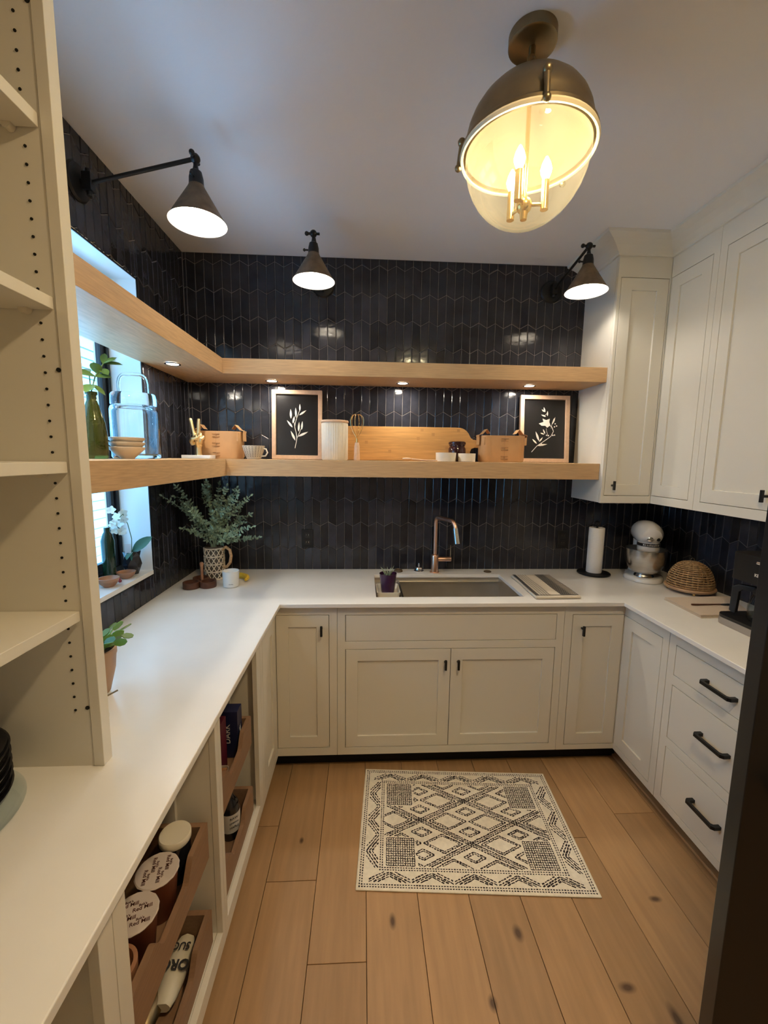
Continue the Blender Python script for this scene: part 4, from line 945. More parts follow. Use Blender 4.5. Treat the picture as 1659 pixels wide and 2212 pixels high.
# ---- left shelf: glass jar, bowls, bottle
M_jar = mat('jar_glass', (0.93, 0.98, 1.0), 0.0, trans=1.0, ior=1.42)
gx, gy = -.955, -.76
gj = thing('glass_jar', (gx, gy, ZS), 'large clear glass jar with a looped glass handle on its lid', 'jar')
o = MB().lathe([(0, ZS), (.086, ZS), (.091, ZS + .008), (.090, ZS + .20), (.086, ZS + .212), (.080, ZS + .216), (.080, ZS + .2165), (.0765, ZS + .215), (.083, ZS + .205), (.0865, ZS + .19), (.0865, ZS + .020), (.080, ZS + .014), (0, ZS + .014)], (gx, gy, 0), 48).obj('jar', M_jar, gj, smooth=True)
MB().lathe([(0, ZS + .2175), (.083, ZS + .2175), (.085, ZS + .222), (.084, ZS + .258), (.079, ZS + .266), (0, ZS + .266)], (gx, gy, 0), 48).obj('lid', M_jar, gj, smooth=True)
hp = []
for t in range(0, 13):
    a = PI * t / 12; hp.append((gx - .050 * math.copysign(abs(math.cos(a)) ** .45, math.cos(a)), gy - .015 * math.cos(a), ZS + .266 + .080 * math.sin(a) ** .45 if 0 < t < 12 else ZS + .266))
MB().tube(hp, .0065, 12).obj('handle', M_jar, gj, smooth=True)
bx, by = -.905, -.925
M_bisque = mat('beige_glaze', (0.60, 0.50, 0.38), 0.45, noise=.04, nscale=20)
for k, (dz, lab) in enumerate(((0, 'bottom of the three stacked beige bowls before the glass jar'), (.018, 'middle of the three stacked beige bowls before the glass jar'), (.036, 'top of the three stacked beige bowls before the glass jar'))):
    z = ZS + dz
    o = MB().lathe([(0, z), (.024, z), (.026, z + .004), (.040, z + .017), (.060, z + .036), (.0625, z + .044), (.060, z + .045), (.055, z + .036), (.036, z + .0165), (.020, z + .0065), (0, z + .0065)], (bx, by + .001 * k, 0), 40).obj('bowl', M_bisque, smooth=True)
    tag(o, lab, 'bowl', 'beige bowls stacked on the left shelf')
qx, qy = -.958, -1.03
gb = thing('green_bottle', (qx, qy, ZS), 'embossed green glass bottle holding a leafy cutting by the shelving unit', 'bottle')
MB().lathe([(0, ZS), (.038, ZS), (.041, ZS + .006), (.041, ZS + .09), (.036, ZS + .13), (.022, ZS + .185), (.0155, ZS + .205), (.0155, ZS + .222), (.019, ZS + .224), (.019, ZS + .234), (.012, ZS + .234), (.012, ZS + .20), (.031, ZS + .13), (.037, ZS + .09), (.037, ZS + .012), (0, ZS + .01)], (qx, qy, 0), 40).obj('bottle', M_green_glass, gb, smooth=True)
M_leafg = mat('green_leaf', (0.085, 0.15, 0.03), 0.4, noise=.2, nscale=25, rnd=.2)
M_stemg = mat('green_stem', (0.10, 0.15, 0.04), 0.5)
def leaf3(mb, base, d, nrm, L, Wd, n=5, curl=.15):
    base, d, nrm = Vector(base), Vector(d).normalized(), Vector(nrm).normalized(); s = d.cross(nrm).normalized(); nn = s.cross(d)
    vs = []; 
    for i in range(n + 1):
        t = i / n; w = Wd * math.sin(PI * min(.98, t * .93 + .04)) ** .8 * (1 if i < n else .05); c = base + d * L * t - nn * (curl * L * t * t)
        vs += [c - s * w * .5 + nn * .12 * w, c, c + s * w * .5 + nn * .12 * w]
    mb.add(vs, [(3 * i, 3 * i + 1, 3 * i + 4, 3 * i + 3) for i in range(n)] + [(3 * i + 1, 3 * i + 2, 3 * i + 5, 3 * i + 4) for i in range(n)])
cut = thing('leafy_cutting', (qx, qy, ZS + .20), 'green leafy cutting rising from the green bottle', 'plant')
MB().tube([(qx, qy, ZS + .03), (qx, qy, ZS + .23), (qx + .006, qy + .02, ZS + .29), (qx + .02, qy + .05, ZS + .34)], .0022, 8).tube([(qx, qy, ZS + .24), (qx - .02, qy + .03, ZS + .30)], .0018, 8).obj('stem', M_stemg, cut, smooth=True)
Rl = random.Random(8)
for (px, py, pz, dx, dy, dz, L, w_) in ((.006, .02, .29, -.5, -.7, .15, .07, .05), (.006, .02, .29, .9, .2, .1, .05, .032), (.02, .05, .34, .9, .3, .15, .06, .026), (.02, .05, .34, .5, .5, .6, .055, .022), (.02, .05, .34, -.2, .5, .8, .06, .024), (.015, .04, .32, .6, -.4, -.3, .05, .030), (.0, .01, .26, .6, .3, -.5, .05, .022), (0, .01, .26, .1, -.8, -.4, .06, .04), (-.02, .03, .30, -.6, .4, .4, .06, .035), (.01, .03, .30, .2, -.6, .6, .055, .038), (.02, .05, .34, 1, -.2, .4, .05, .022)):
    mb = MB(); leaf3(mb, (qx + px, qy + py, ZS + pz), (dx, dy, dz), (.2, -.6, .8), L, w_); mb.obj('leaf', M_leafg, cut, smooth=True)

# ================================================================= window sill things
ZW = WZ0 + .0008
M_bowlwood = mat('carved_wood', (0.36, 0.17, 0.09), 0.45, noise=.2, nscale=14, stretch=(1, 1, 4))
for (x, y, r, h, lab) in ((-1.083, -.672, .040, .030, 'small carved wooden bowl on the sill before the black pot'), (-1.086, -.800, .042, .038, 'small round wooden bowl on the sill nearest the shelving unit')):
    o = MB().lathe([(0, ZW), (r * .45, ZW), (r * .8, ZW + h * .4), (r, ZW + h), (r - .004, ZW + h), (r * .72, ZW + h * .42), (r * .4, ZW + .006), (0, ZW + .006)], (x, y, 0), 28).obj('wooden_bowl', M_bowlwood, smooth=True)
    tag(o, lab, 'bowl', 'wooden bowls on the window sill')
M_red = mat('red_glaze', (0.25, 0.02, 0.04), 0.3)
o = MB().lathe([(0, ZW), (.006, ZW), (.008, ZW + .006), (.004, ZW + .012), (.0015, ZW + .019), (0, ZW + .022)], (-1.075, -.738, 0), 10).obj('trinket', M_red, smooth=True); tag(o, 'tiny dark red trinket between the two wooden bowls on the sill', 'trinket')
ox, oy = -1.093, -.598
M_facet = mat('black_faceted_ceramic', (0.02, 0.018, 0.022), 0.15, spec=.6)
op = thing('orchid_pot', (ox, oy, ZW), 'black faceted pot with a white orchid on the window sill', 'plant')
vs = []; n = 6
for i, (r, z, t) in enumerate(((.026, 0, 0), (.040, .045, .5), (.036, .085, 0), (.038, .108, .5))):
    for k in range(n): a = 2 * PI * (k + t) / n; vs.append((ox + r * math.cos(a), oy + r * math.sin(a), ZW + z))
fs = [tuple(range(n)), tuple(range(3 * n, 4 * n))]
for i, t in ((0, 0), (1, 1), (2, 0)):
    for k in range(n):
        a, b_, c_, d_ = i * n + k, i * n + (k + 1) % n, (i + 1) * n + k, (i + 1) * n + (k + 1) % n
        if t == 0: fs += [(a, b_, c_), (b_, d_, c_)]
        else: fs += [(a, b_, d_), (a, d_, c_)]
MB().add(vs, fs).obj('pot', M_facet, op)
M_leafb = mat('orchid_leaf', (0.05, 0.16, 0.11), 0.35)
for (d, L, w_) in (((.72, .25, .75), .105, .050), ((.22, -.9, .10), .12, .028), ((.30, -.8, -.02), .10, .012)):
    mb = MB(); leaf3(mb, (ox + .005, oy, ZW + .105), d, (.1, -.9, .5), L, w_, 7, .2); mb.obj('leaf', M_leafb, op, smooth=True)
MB().tube([(ox, oy, ZW + .10), (ox + .006, oy - .004, ZW + .17), (ox - .004, oy - .01, ZW + .24), (ox - .012, oy - .03, ZW + .29), (ox - .010, oy - .06, ZW + .28)], .0018, 8).obj('stem', M_stemg, op, smooth=True)
M_petal = mat('white_petal', (0.80, 0.84, 0.78), 0.6)
Rf = random.Random(11)
for k in range(11):
    c = Vector((ox - .012 + Rf.uniform(-.035, .035), oy - .035 + Rf.uniform(-.035, .03), ZW + .205 + .010 * k + Rf.uniform(-.008, .008)))
    mb = MB(); f = Vector((.35 + Rf.uniform(-.4, .4), -1, Rf.uniform(-.3, .3))).normalized(); u = f.cross(Vector((0, 0, 1))).normalized(); v = u.cross(f)
    for j in range(5):
        a = 2 * PI * j / 5 + .3 * k; d = u * math.cos(a) + v * math.sin(a) + f * .25; leaf3(mb, c, d, f, .021, .017, 5, .1)
    mb.obj('flower', M_petal, op, smooth=True)
M_card = mat('card', (0.75, 0.66, 0.62), 0.7)
MB().box(ox - .012, ox + .016, oy - .034, oy - .0335, ZW + .098, ZW + .150).obj('plant_tag', M_card, op)
vb = MB().lathe([(0, ZW), (.024, ZW), (.026, ZW + .005), (.027, ZW + .18), (.018, ZW + .21), (.012, ZW + .22), (.012, ZW + .24), (0, ZW + .24)], (-1.139, -.700, 0), 24).obj('dark_bottle', mat('dark_green_glass', (.01, .03, .015), .08, spec=.7), smooth=True)
tag(vb, 'tall dark green bottle on the sill behind the orchid', 'bottle')

# ================================================================= worktop, left corner
ZQ = ZT + .0008
vx, vy = -.853, -.195
va = thing('rattan_pitcher', (vx, vy, ZQ), 'glass pitcher in a woven white rattan sleeve with a wrapped handle', 'pitcher')
M_vglass = mat('smoky_glass', (0.12, 0.10, 0.08), 0.1, spec=.6)
MB().lathe([(0, ZQ), (.050, ZQ), (.052, ZQ + .004), (.051, ZQ + .175), (.050, ZQ + .192), (.047, ZQ + .192), (.047, ZQ + .01), (0, ZQ + .008)], (vx, vy, 0), 36).obj('pitcher', M_vglass, va, smooth=True)
M_rattan = mat('pale_rattan', (0.80, 0.70, 0.56), 0.6, noise=.12, nscale=60)
rt = MB(); 
for z in (.004, .046, .090, .134, .180): rt.tube([(vx + .0545 * math.cos(a), vy + .0545 * math.sin(a), ZQ + z) for a in [2 * PI * k / 40 for k in range(41)]], .0036, 6)
for row in range(4):
    z0, z1 = (.004, .046, .090, .134)[row], (.046, .090, .134, .180)[row]; n = 12
    for k in range(n):
        for sg in (-1, 1):
            for off in (-.0,):
                a0 = 2 * PI * (k + off) / n; a1 = a0 + sg * 2 * PI * 1.0 / n
                rt.tube([(vx + (.0540 + .0012 * sg) * math.cos(a0 + (a1 - a0) * t), vy + (.0540 + .0012 * sg) * math.sin(a0 + (a1 - a0) * t), ZQ + z0 + (z1 - z0) * t) for t in (0, .5, 1)], .0027, 5, flat=1.0)
rt.obj('sleeve', M_rattan, va, smooth=True)
hp = [(vx + .052, vy - .01, ZQ + .172), (vx + .072, vy - .014, ZQ + .186), (vx + .094, vy - .018, ZQ + .170), (vx + .102, vy - .02, ZQ + .135), (vx + .094, vy - .018, ZQ + .095), (vx + .074, vy - .014, ZQ + .070), (vx + .052, vy - .01, ZQ + .066)]
M_rat2 = mat('tan_wrap', (0.58, 0.36, 0.19), 0.6, noise=.25, nscale=120)
MB().tube(hp, .0085, 12).obj('handle', M_rat2, va, smooth=True)
bq = thing('leafy_branches', (vx, vy, ZQ + .19), 'bunch of grey-green leafy branches in the rattan pitcher', 'foliage')
M_euc = mat('grey_green_leaf', (0.26, 0.35, 0.24), 0.6, noise=.25, nscale=40, rnd=.3)
Rb = random.Random(21)
def branch(tip, nl=19, lw=.0115, ll=.020, sub=4):
    mb = MB(); b0 = Vector((vx + Rb.uniform(-.02, .02), vy + Rb.uniform(-.02, .02), ZQ + .10)); tip = Vector(tip)
    mid = Vector((vx + (tip.x - vx) * .38, vy + (tip.y - vy) * .38, ZQ + .19 + (tip.z - ZQ - .19) * .62))
    neck = Vector((b0.x * .6 + vx * .4 + (tip.x - vx) * .05, b0.y * .6 + vy * .4 + (tip.y - vy) * .05, ZQ + .20))
    bez = lambda t: neck * (1 - t) ** 2 + mid * 2 * t * (1 - t) + tip * t * t
    pts = [b0, neck] + [bez(t / 8) for t in range(1, 9)]; mb.tube(pts, [.0022] * 3 + [.0018] * 4 + [.0012] * 3, 5)
    def leaves(fn, t0, t1, n, sc):
        for i in range(n):
            t = t0 + (t1 - t0) * (i + .5) / n; p = fn(t); d = (fn(min(1, t + .05)) - fn(max(0, t - .05))).normalized()
            u = d.cross(Vector((Rb.uniform(-1, 1), Rb.uniform(-1, 1), Rb.uniform(-1, 1)))).normalized()
            for sg in (-1, 1):
                leaf3(mb, p, d * .55 + u * sg, d.cross(u) + Vector((0, -.5, .3)), ll * sc * Rb.uniform(.8, 1.2), lw * sc * Rb.uniform(.85, 1.2), 3, .1)
        leaf3(mb, fn(t1), (fn(t1) - fn(t1 - .08)), Vector((0, -1, .2)), ll * sc, lw * sc, 3, .1)
    leaves(bez, .12, 1.0, nl, 1.0)
    for k in range(sub):
        t = Rb.uniform(.25, .75); p = bez(t); d = (bez(min(1, t + .1)) - p).normalized(); e = Vector((Rb.uniform(-1, 1), Rb.uniform(-1, .6), Rb.uniform(-.3, .8))).normalized()
        q_ = p + (d * .9 + e * .75).normalized() * Rb.uniform(.05, .09); fn = lambda s, p=p, q_=q_: p.lerp(q_, s)
        mb.tube([p, q_], .001, 4); leaves(fn, .2, 1.0, 5, .85)
    mb.obj('branch', M_euc, bq, smooth=False)
for tip in ((-1.02, -.42, 1.41), (-.985, -.34, 1.455), (-.93, -.36, 1.36), (-.97, -.30, 1.33), (-.87, -.22, 1.475), (-.90, -.12, 1.45), (-.82, -.16, 1.46), (-.76, -.22, 1.45), (-.70, -.24, 1.44),
            (-.68, -.30, 1.40), (-.62, -.26, 1.40), (-.64, -.20, 1.29), (-.60, -.30, 1.235), (-.585, -.24, 1.165), (-.66, -.36, 1.20), (-.80, -.34, 1.32), (-.86, -.38, 1.30), (-.75, -.32, 1.33), (-.94, -.40, 1.24), (-.78, -.12, 1.38)):
    branch(tip)
cd = thing('condiment_tray', (-.895, -.345, ZQ), 'dark wooden three-cup holder with an upright handle beside the pitcher', 'tray')
M_walnut = mat('walnut', (0.115, 0.045, 0.025), 0.45, noise=.3, nscale=18, stretch=(1, 1, 4))
m = MB(); cc = (-.873, -.335)
for (dx, dy) in ((-.040, -.048), (.042, -.028), (-.022, .040)):
    x, y = cc[0] + dx, cc[1] + dy
    m.lathe([(0, ZQ), (.040, ZQ), (.042, ZQ + .003), (.042, ZQ + .034), (.035, ZQ + .034), (.034, ZQ + .006), (0, ZQ + .006)], (x, y, 0), 32)
m.obj('cups', M_walnut, cd, smooth=True)
MB().tube([(cc[0], cc[1], ZQ), (cc[0], cc[1], ZQ + .06), (cc[0], cc[1], ZQ + .115)], [.008, .007, .0085], 10).sph((cc[0], cc[1], ZQ + .118), .011, 12, 8, (1, .8, 1.2)).obj('handle', M_bowlwood, cd, smooth=True)
M_wax = mat('white_candle_glass', (0.80, 0.80, 0.79), 0.25)
cl = thing('candle', (-.705, -.375, ZQ), 'short white candle in a white tumbler beside the banana', 'candle')
MB().lathe([(0, ZQ), (.036, ZQ), (.041, ZQ + .004), (.044, ZQ + .088), (.041, ZQ + .088), (.039, ZQ + .072), (0, ZQ + .072)], (-.712, -.355, 0), 36).obj('tumbler', M_wax, cl, smooth=True)
text_mesh('candle', .008, M_pattern, cl, frame_mtx((-.700, -.398, ZQ + .022), (1, .1, 0), (0, 0, 1)), spacing=1.1).name = 'lettering'
M_banana = mat('banana_skin', (0.78, 0.52, 0.05), 0.45, noise=.1, nscale=20)
bn = thing('banana', (-.66, -.24, ZQ), 'yellow banana lying behind the white candle', 'fruit')
bp_ = [(-.735 + .085 * math.sin(t), -.275 + .075 * math.cos(t), ZQ + .017) for t in [math.radians(a) for a in (-50, -30, -10, 10, 30, 50, 70, 90, 105)]]
MB().tube(bp_, [.005, .012, .016, .0175, .0175, .017, .015, .010, .006], 8).obj('peel', M_banana, bn, smooth=True)

# ---- leafy pot + sugar bowl behind the unit
tx, ty = -.795, -1.40
M_terra = mat('tan_terracotta', (0.42, 0.24, 0.12), 0.45, noise=.06, nscale=10)
tp = thing('terracotta_pot_plant', (tx, ty, ZQ), 'green fleshy-leaved plant in a tan terracotta pot beside the shelving unit', 'plant')
MB().lathe([(0, ZQ), (.040, ZQ), (.050, ZQ + .008), (.066, ZQ + .075), (.070, ZQ + .118), (.072, ZQ + .121), (.072, ZQ + .140), (.067, ZQ + .141), (.065, ZQ + .12), (0, ZQ + .12)], (tx, ty, 0), 40).obj('pot', M_terra, tp, smooth=True)
MB().lathe([(0, ZQ + .1205), (.0645, ZQ + .1205), (.04, ZQ + .126), (0, ZQ + .128)], (tx, ty, 0), 20).obj('soil', M_soil, tp)
Rj = random.Random(14); M_jade = mat('jade_leaf', (0.13, 0.26, 0.05), 0.35, rnd=.3)
for k in range(22):
    a = 2 * PI * k / 22 + Rj.uniform(-.2, .2); t = Rj.uniform(.25, 1.15); d = Vector((math.cos(a) * t, math.sin(a) * t, Rj.uniform(.35, 1))).normalized()
    p = Vector((tx + .025 * math.cos(a), ty + .025 * math.sin(a), ZQ + .125)); mb = MB()
    for j in range(3):
        L = Rj.uniform(.030, .040); s = d.cross(Vector((Rj.uniform(-1, 1), Rj.uniform(-1, 1), .4))).normalized()
        q0 = p; p = p + d * L; n = s.cross(d)
        vs = []; nn = 8
        for z_ in (-1, 1):
            for i in range(nn): b_ = 2 * PI * i / nn; vs.append((q0 + p) / 2 + d * (L * .54 * math.cos(b_)) + s * (.0115 * math.sin(b_)) + n * .0014 * z_)
        mb.add(vs, [tuple(range(nn)), tuple(range(nn, 2 * nn))] + [(i, (i + 1) % nn, nn + (i + 1) % nn, nn + i) for i in range(nn)])
        d = (d + Vector((math.cos(a) * .35, math.sin(a) * .35, -.22 + Rj.uniform(-.25, .25)))).normalized()
    mb.obj('leaf_segments', M_jade, tp, smooth=True)
ux, uy = -.690, -1.572
sg = thing('sugar_bowl', (ux, uy, ZQ), 'small white lidded bowl with a spoon beside the terracotta pot', 'bowl')
MB().lathe([(0, ZQ), (.026, ZQ), (.038, ZQ + .012), (.044, ZQ + .034), (.040, ZQ + .056), (.034, ZQ + .066), (.032, ZQ + .066), (.036, ZQ + .050), (.038, ZQ + .03), (.0, ZQ + .008)], (ux, uy, 0), 32).obj('bowl', M_enamel, sg, smooth=True)
MB().lathe([(0, ZQ + .0665), (.034, ZQ + .0665), (.030, ZQ + .075), (.012, ZQ + .082), (.0, ZQ + .084)], (ux - .008, uy, 0), 28).obj('lid', M_enamel, sg, smooth=True)
MB().tube([(ux - .01, uy - .005, ZQ + .068), (ux + .055, uy + .035, ZQ + .094)], .0022, 8).obj('spoon_handle', M_brass, sg, smooth=True)

# ---- stack of smoky glass plates at the near left
M_smoke = mat('smoky_black_glass', (0.010, 0.010, 0.014), 0.06, spec=.8)
kx, ky = -.822, -1.862
o = MB().lathe([(0, ZQ), (.13, ZQ), (.145, ZQ + .004), (.160, ZQ + .014), (.157, ZQ + .0145), (.142, ZQ + .008), (0, ZQ + .006)], (kx, ky, 0), 48).obj('glass_plate', M_glass, smooth=True)
tag(o, 'clear glass plate under the stack of dark glass bowls', 'plate')
for k in range(5):
    z = ZQ + .0145 + .0195 * k + (0.0)
    o = MB().lathe([(0, z), (.070, z), (.074, z + .004), (.118, z + .014), (.140, z + .026), (.143, z + .034), (.140, z + .0345), (.132, z + .026), (.112, z + .019), (.066, z + .009), (0, z + .009)], (kx, ky, 0), 56).obj('glass_bowl', M_smoke, smooth=True)
    tag(o, ['lowest', 'second from the bottom', 'middle', 'second from the top', 'topmost'][k] + ' of the five dark glass bowls at the left edge', 'bowl', 'dark glass bowls stacked on the left worktop')
# ================================================================= worktop, right side
tw = thing('dish_towel', (.897, -.186, ZQ), 'folded cream dish towel with black woven checks beside the sink', 'towel')
TL, TR, BR_, BL = Vector((.900, -.190)), Vector((1.135, -.185)), Vector((1.122, -.585)), Vector((.885, -.592))
M_towel = mat('cream_cotton', (0.66, 0.58, 0.47), 0.95, bump=.6, bscale=260)
def tq(s, t): return (TL.lerp(TR, s)).lerp(BL.lerp(BR_, s), t)
def tz(s, t): return ZQ + .017 + .0015 * math.sin(9 * s + 2) * math.sin(7 * t)
m = MB(); N1, N2 = 14, 20; vs = []; fs = []
for lay in (0, 1):
    for i in range(N1 + 1):
        for j in range(N2 + 1):
            s, t = i / N1, j / N2; p = tq(s, t); e = min(s, 1 - s, t, 1 - t); h = tz(s, t) if lay else ZQ
            if e < 1e-6: h = ZQ + (.012 if lay else .003)
            vs.append((p.x, p.y, h))
K = (N1 + 1) * (N2 + 1)
for lay in (0, 1):
    for i in range(N1):
        for j in range(N2): a = lay * K + i * (N2 + 1) + j; fs.append((a, a + 1, a + N2 + 2, a + N2 + 1))
ed = [i * (N2 + 1) for i in range(N1 + 1)] + [N1 * (N2 + 1) + j for j in range(1, N2 + 1)] + [i * (N2 + 1) + N2 for i in range(N1 - 1, -1, -1)] + [j for j in range(N2 - 1, 0, -1)]
for a, b_ in zip(ed, ed[1:] + ed[:1]): fs.append((a, b_, K + b_, K + a))
m.add(vs, fs).obj('cloth', M_towel, tw, smooth=True)
mk = MB()
def tl(s0, t0, s1, t1, wd, seg=16):
    for k in range(seg):
        a, b_ = k / seg, (k + 1) / seg; s_, t_ = s0 + (s1 - s0) * a, t0 + (t1 - t0) * a; u_, v_ = s0 + (s1 - s0) * b_, t0 + (t1 - t0) * b_
        p, q_ = tq(s_, t_), tq(u_, v_); d = (q_ - p).normalized(); n = Vector((-d.y, d.x)) * wd
        mk.add([(p.x + n.x, p.y + n.y, tz(s_, t_) + .0006), (q_.x + n.x, q_.y + n.y, tz(u_, v_) + .0006), (q_.x - n.x, q_.y - n.y, tz(u_, v_) + .0006), (p.x - n.x, p.y - n.y, tz(s_, t_) + .0006)], [(0, 1, 2, 3)])
for s in (.03, .07): tl(s, .02, s, .97, .0034)
for s in (.15, .21, .27, .33): tl(s, .03, s, .97, .0011)
for s in (.60, .645, .69, .735, .78, .825, .87, .915, .96): tl(s, .03, s, .97, .0036 if s < .82 else .0018)
for k in range(21): 
    t = .04 + .045 * k; tl(.01, t, .10, t, .0022, 3); tl(.58, t, .84, t, .0028, 6); tl(.84, t, .98, t, .0014, 4); tl(.12, t, .36, t, .0009, 4)
for t in (.945, .965): tl(.05, t, .97, t, .0016)
mk.obj('woven_stripes', M_pattern, tw)
rx_, ry_ = 1.452, -.118
hd = thing('towel_holder', (rx_, ry_, ZQ), 'round black base and post holding the paper towels', 'holder')
MB().lathe([(0, ZQ), (.092, ZQ), (.096, ZQ + .003), (.096, ZQ + .009), (.092, ZQ + .012), (0, ZQ + .012)], (rx_, ry_, 0), 44).obj('base', M_black, hd, smooth=True)
MB().tube([(rx_, ry_, ZQ + .012), (rx_, ry_, ZQ + .305)], .006, 12).lathe([(0, .303), (.012, .303), (.013, .307), (.008, .311), (.012, .319), (.013, .326), (.008, .333), (0, .335)], (rx_, ry_, ZQ), 20).obj('post', M_black, hd, smooth=True)
M_paper = mat('white_paper', (0.82, 0.79, 0.76), 0.9, bump=.4, bscale=120)
pr_ = thing('paper_towel_roll', (rx_, ry_, ZQ + .0125), 'white roll of paper towels on the black holder', 'paper towels')
MB().lathe([(.018, ZQ + .0125), (.044, ZQ + .0125), (.045, ZQ + .016), (.045, ZQ + .290), (.044, ZQ + .293), (.018, ZQ + .293), (.018, ZQ + .0125)], (rx_, ry_, 0), 44, close=False).obj('roll', M_paper, pr_, smooth=True)
# --- stand mixer
mx_, my_ = 1.688, -.245
M_mix = mat('white_enamel_gloss', (0.74, 0.71, 0.68), 0.18, coat=.6)
sm = thing('stand_mixer', (mx_, my_, ZQ), 'white stand mixer with a steel bowl in the right corner', 'mixer')
fd = Vector((-.35, -.937, 0)); sd_ = Vector((.937, -.35, 0))
def LM(s, f, z): return Vector((mx_, my_, ZQ)) + sd_ * s + fd * f + Vector((0, 0, z))
vs = []; n = 40
for z, s in ((0, .97), (.004, 1), (.018, 1), (.026, .95), (.030, .85)):
    for k in range(n):
        a = 2 * PI * k / n; f = .145 * math.cos(a) - .035; w_ = (.108 if math.cos(a) > 0 else .092) * math.sin(a); f = max(f, -.185)
        vs.append(LM(w_ * s, (f + .02) * s - .02, z))
MB().add(vs, [(i * n + k, i * n + (k + 1) % n, (i + 1) * n + (k + 1) % n, (i + 1) * n + k) for i in range(4) for k in range(n)] + [tuple(range(n)), tuple(range(4 * n, 5 * n))]).obj('base', M_mix, sm, smooth=True)
MB().tube([LM(0, -.125, .02), LM(0, -.125, .10), LM(0, -.115, .18), LM(0, -.105, .24)], [.058, .046, .042, .046], 24, flat=1.0).obj('column', M_mix, sm, smooth=True)
hp = [LM(0, -.175, .262), LM(0, -.168, .268), LM(0, -.14, .274), LM(0, -.08, .281), LM(0, 0, .284), LM(0, .055, .280), LM(0, .088, .272), LM(0, .100, .267)]
MB().tube(hp, [.012, .038, .058, .069, .072, .067, .050, .020], 28, flat=1.0).obj('head', M_mix, sm, smooth=True)
MB().lathe([(0, .178), (.050, .178), (.056, .184), (.058, .196), (.058, .214), (.056, .236)], LM(0, .035, 0), 32).obj('planetary_collar', M_mix, sm, smooth=True)
MB().lathe([(.0585, .217), (.0600, .217), (.0600, .234), (.0585, .234)], LM(0, .037, 0), 36, close=True).obj('black_band', M_blackp, sm, smooth=True)
MB().lathe([(0, .160), (.035, .162), (.048, .170), (.0505, .178)], LM(0, .035, 0), 32).obj('chrome_ring', M_chrome, sm, smooth=True)
M_lettw = mat('silver_lettering', (0.75, 0.73, 0.70), 0.4)
c0 = LM(0, .037, .2255)
for k, ch in enumerate('KitchenAid'):
    a = (k - 4.5) * .145; d = fd * math.cos(a) + sd_ * math.sin(a); pos = c0 + d * .0607
    text_mesh(ch, .0135, M_lettw, sm, frame_mtx(pos, (Vector((0, 0, 1))).cross(d) , (0, 0, 1)), bold=.0004)
MB().lathe([(0, 0), (.015, 0), (.015, .006), (.010, .010), (0, .010)], LM(-.012, .098, .262), 20, axis=(fd + Vector((0, 0, .1)))).tube([LM(-.030, .106, .262), LM(.006, .106, .262)], .005, 10).obj('attachment_knob', M_chrome, sm, smooth=True)
MB().lathe([(0, 0), (.010, 0), (.009, .008), (0, .009)], LM(.030, .090, .262), 16, axis=(fd + sd_ * .3)).obj('lock_knob', M_black, sm, smooth=True)
bc = LM(-.010, .035, 0)
MB().lathe([(.040, .032), (.052, .032), (.050, .040), (.044, .048), (.060, .056), (.086, .080), (.102, .116), (.108, .160), (.109, .192), (.113, .194), (.113, .197), (.107, .197), (.106, .16), (.100, .12), (.084, .086), (.05, .058), (0, .056)], bc, 48).obj('mixing_bowl', M_steel, sm, smooth=True)
MB().tube([LM(0, .035, .165), LM(0, .035, .10)], .006, 10).tube([LM(-.03, .035, .14), LM(-.035, .035, .10), LM(0, .035, .075), LM(.035, .035, .10), LM(.03, .035, .14)], .005, 8).obj('beater', M_steel, sm, smooth=True)
MB().tube([LM(.03, -.16, .06), LM(.09, -.15, .05), (1.83, -.10, ZQ + .08), (1.88, -.03, ZQ + .11)], .0035, 8).obj('cord', M_enamel, sm, smooth=True)
# --- basket dome on wooden board
bx_, by_ = 1.800, -.462
wbd = thing('round_wooden_board', (bx_, by_, ZQ), 'round wooden board on small brass feet under the basket dome', 'board')
m = MB()
for k in range(4): a = PI / 4 + PI / 2 * k + .3; m.sph((bx_ + .10 * math.cos(a), by_ + .10 * math.sin(a), ZQ + .008), .008, 10, 8)
m.obj('feet', M_brassb, wbd, smooth=True)
M_board2 = mat('pale_board', (0.45, 0.27, 0.15), 0.5, noise=.12, nscale=14)
MB().lathe([(0, ZQ + .0145), (.112, ZQ + .0145), (.118, ZQ + .019), (.120, ZQ + .026), (.117, ZQ + .031), (.108, ZQ + .031), (0, ZQ + .031)], (bx_, by_, 0), 48).obj('board', M_board2, wbd, smooth=True)
M_basket = mat('seagrass', (0.40, 0.25, 0.12), 0.7, noise=.45, nscale=70)
bk = thing('basket_dome', (bx_, by_, ZQ + .0318), 'woven seagrass food dome with a small ring on top', 'basket')
m = MB(); R0 = .107; zb = ZQ + .0362; N = 16
for i in range(N):
    t = i / (N - 1); ang = t * math.radians(86); r = R0 * math.cos(ang) ** .8; z = zb + .128 * math.sin(ang)
    nn = 48; pts = [(bx_ + (r + .0012 * math.cos(k * PI)) * math.cos(2 * PI * k / nn), by_ + (r + .0012 * math.cos(k * PI)) * math.sin(2 * PI * k / nn), z + .0006 * math.sin(k * 2.3 + i)) for k in range(nn + 1)]
    m.tube(pts, .0034, 6)
m.obj('coils', M_basket, bk, smooth=True)
m = MB()
for k in range(26):
    a = 2 * PI * k / 26; m.tube([(bx_ + (R0 * math.cos(t) ** .8 - .001) * math.cos(a), by_ + (R0 * math.cos(t) ** .8 - .001) * math.sin(a), zb + .128 * math.sin(t)) for t in [math.radians(x) for x in (0, 20, 40, 60, 80)]], .0022, 5)
m.obj('ribs', M_basket, bk, smooth=True)
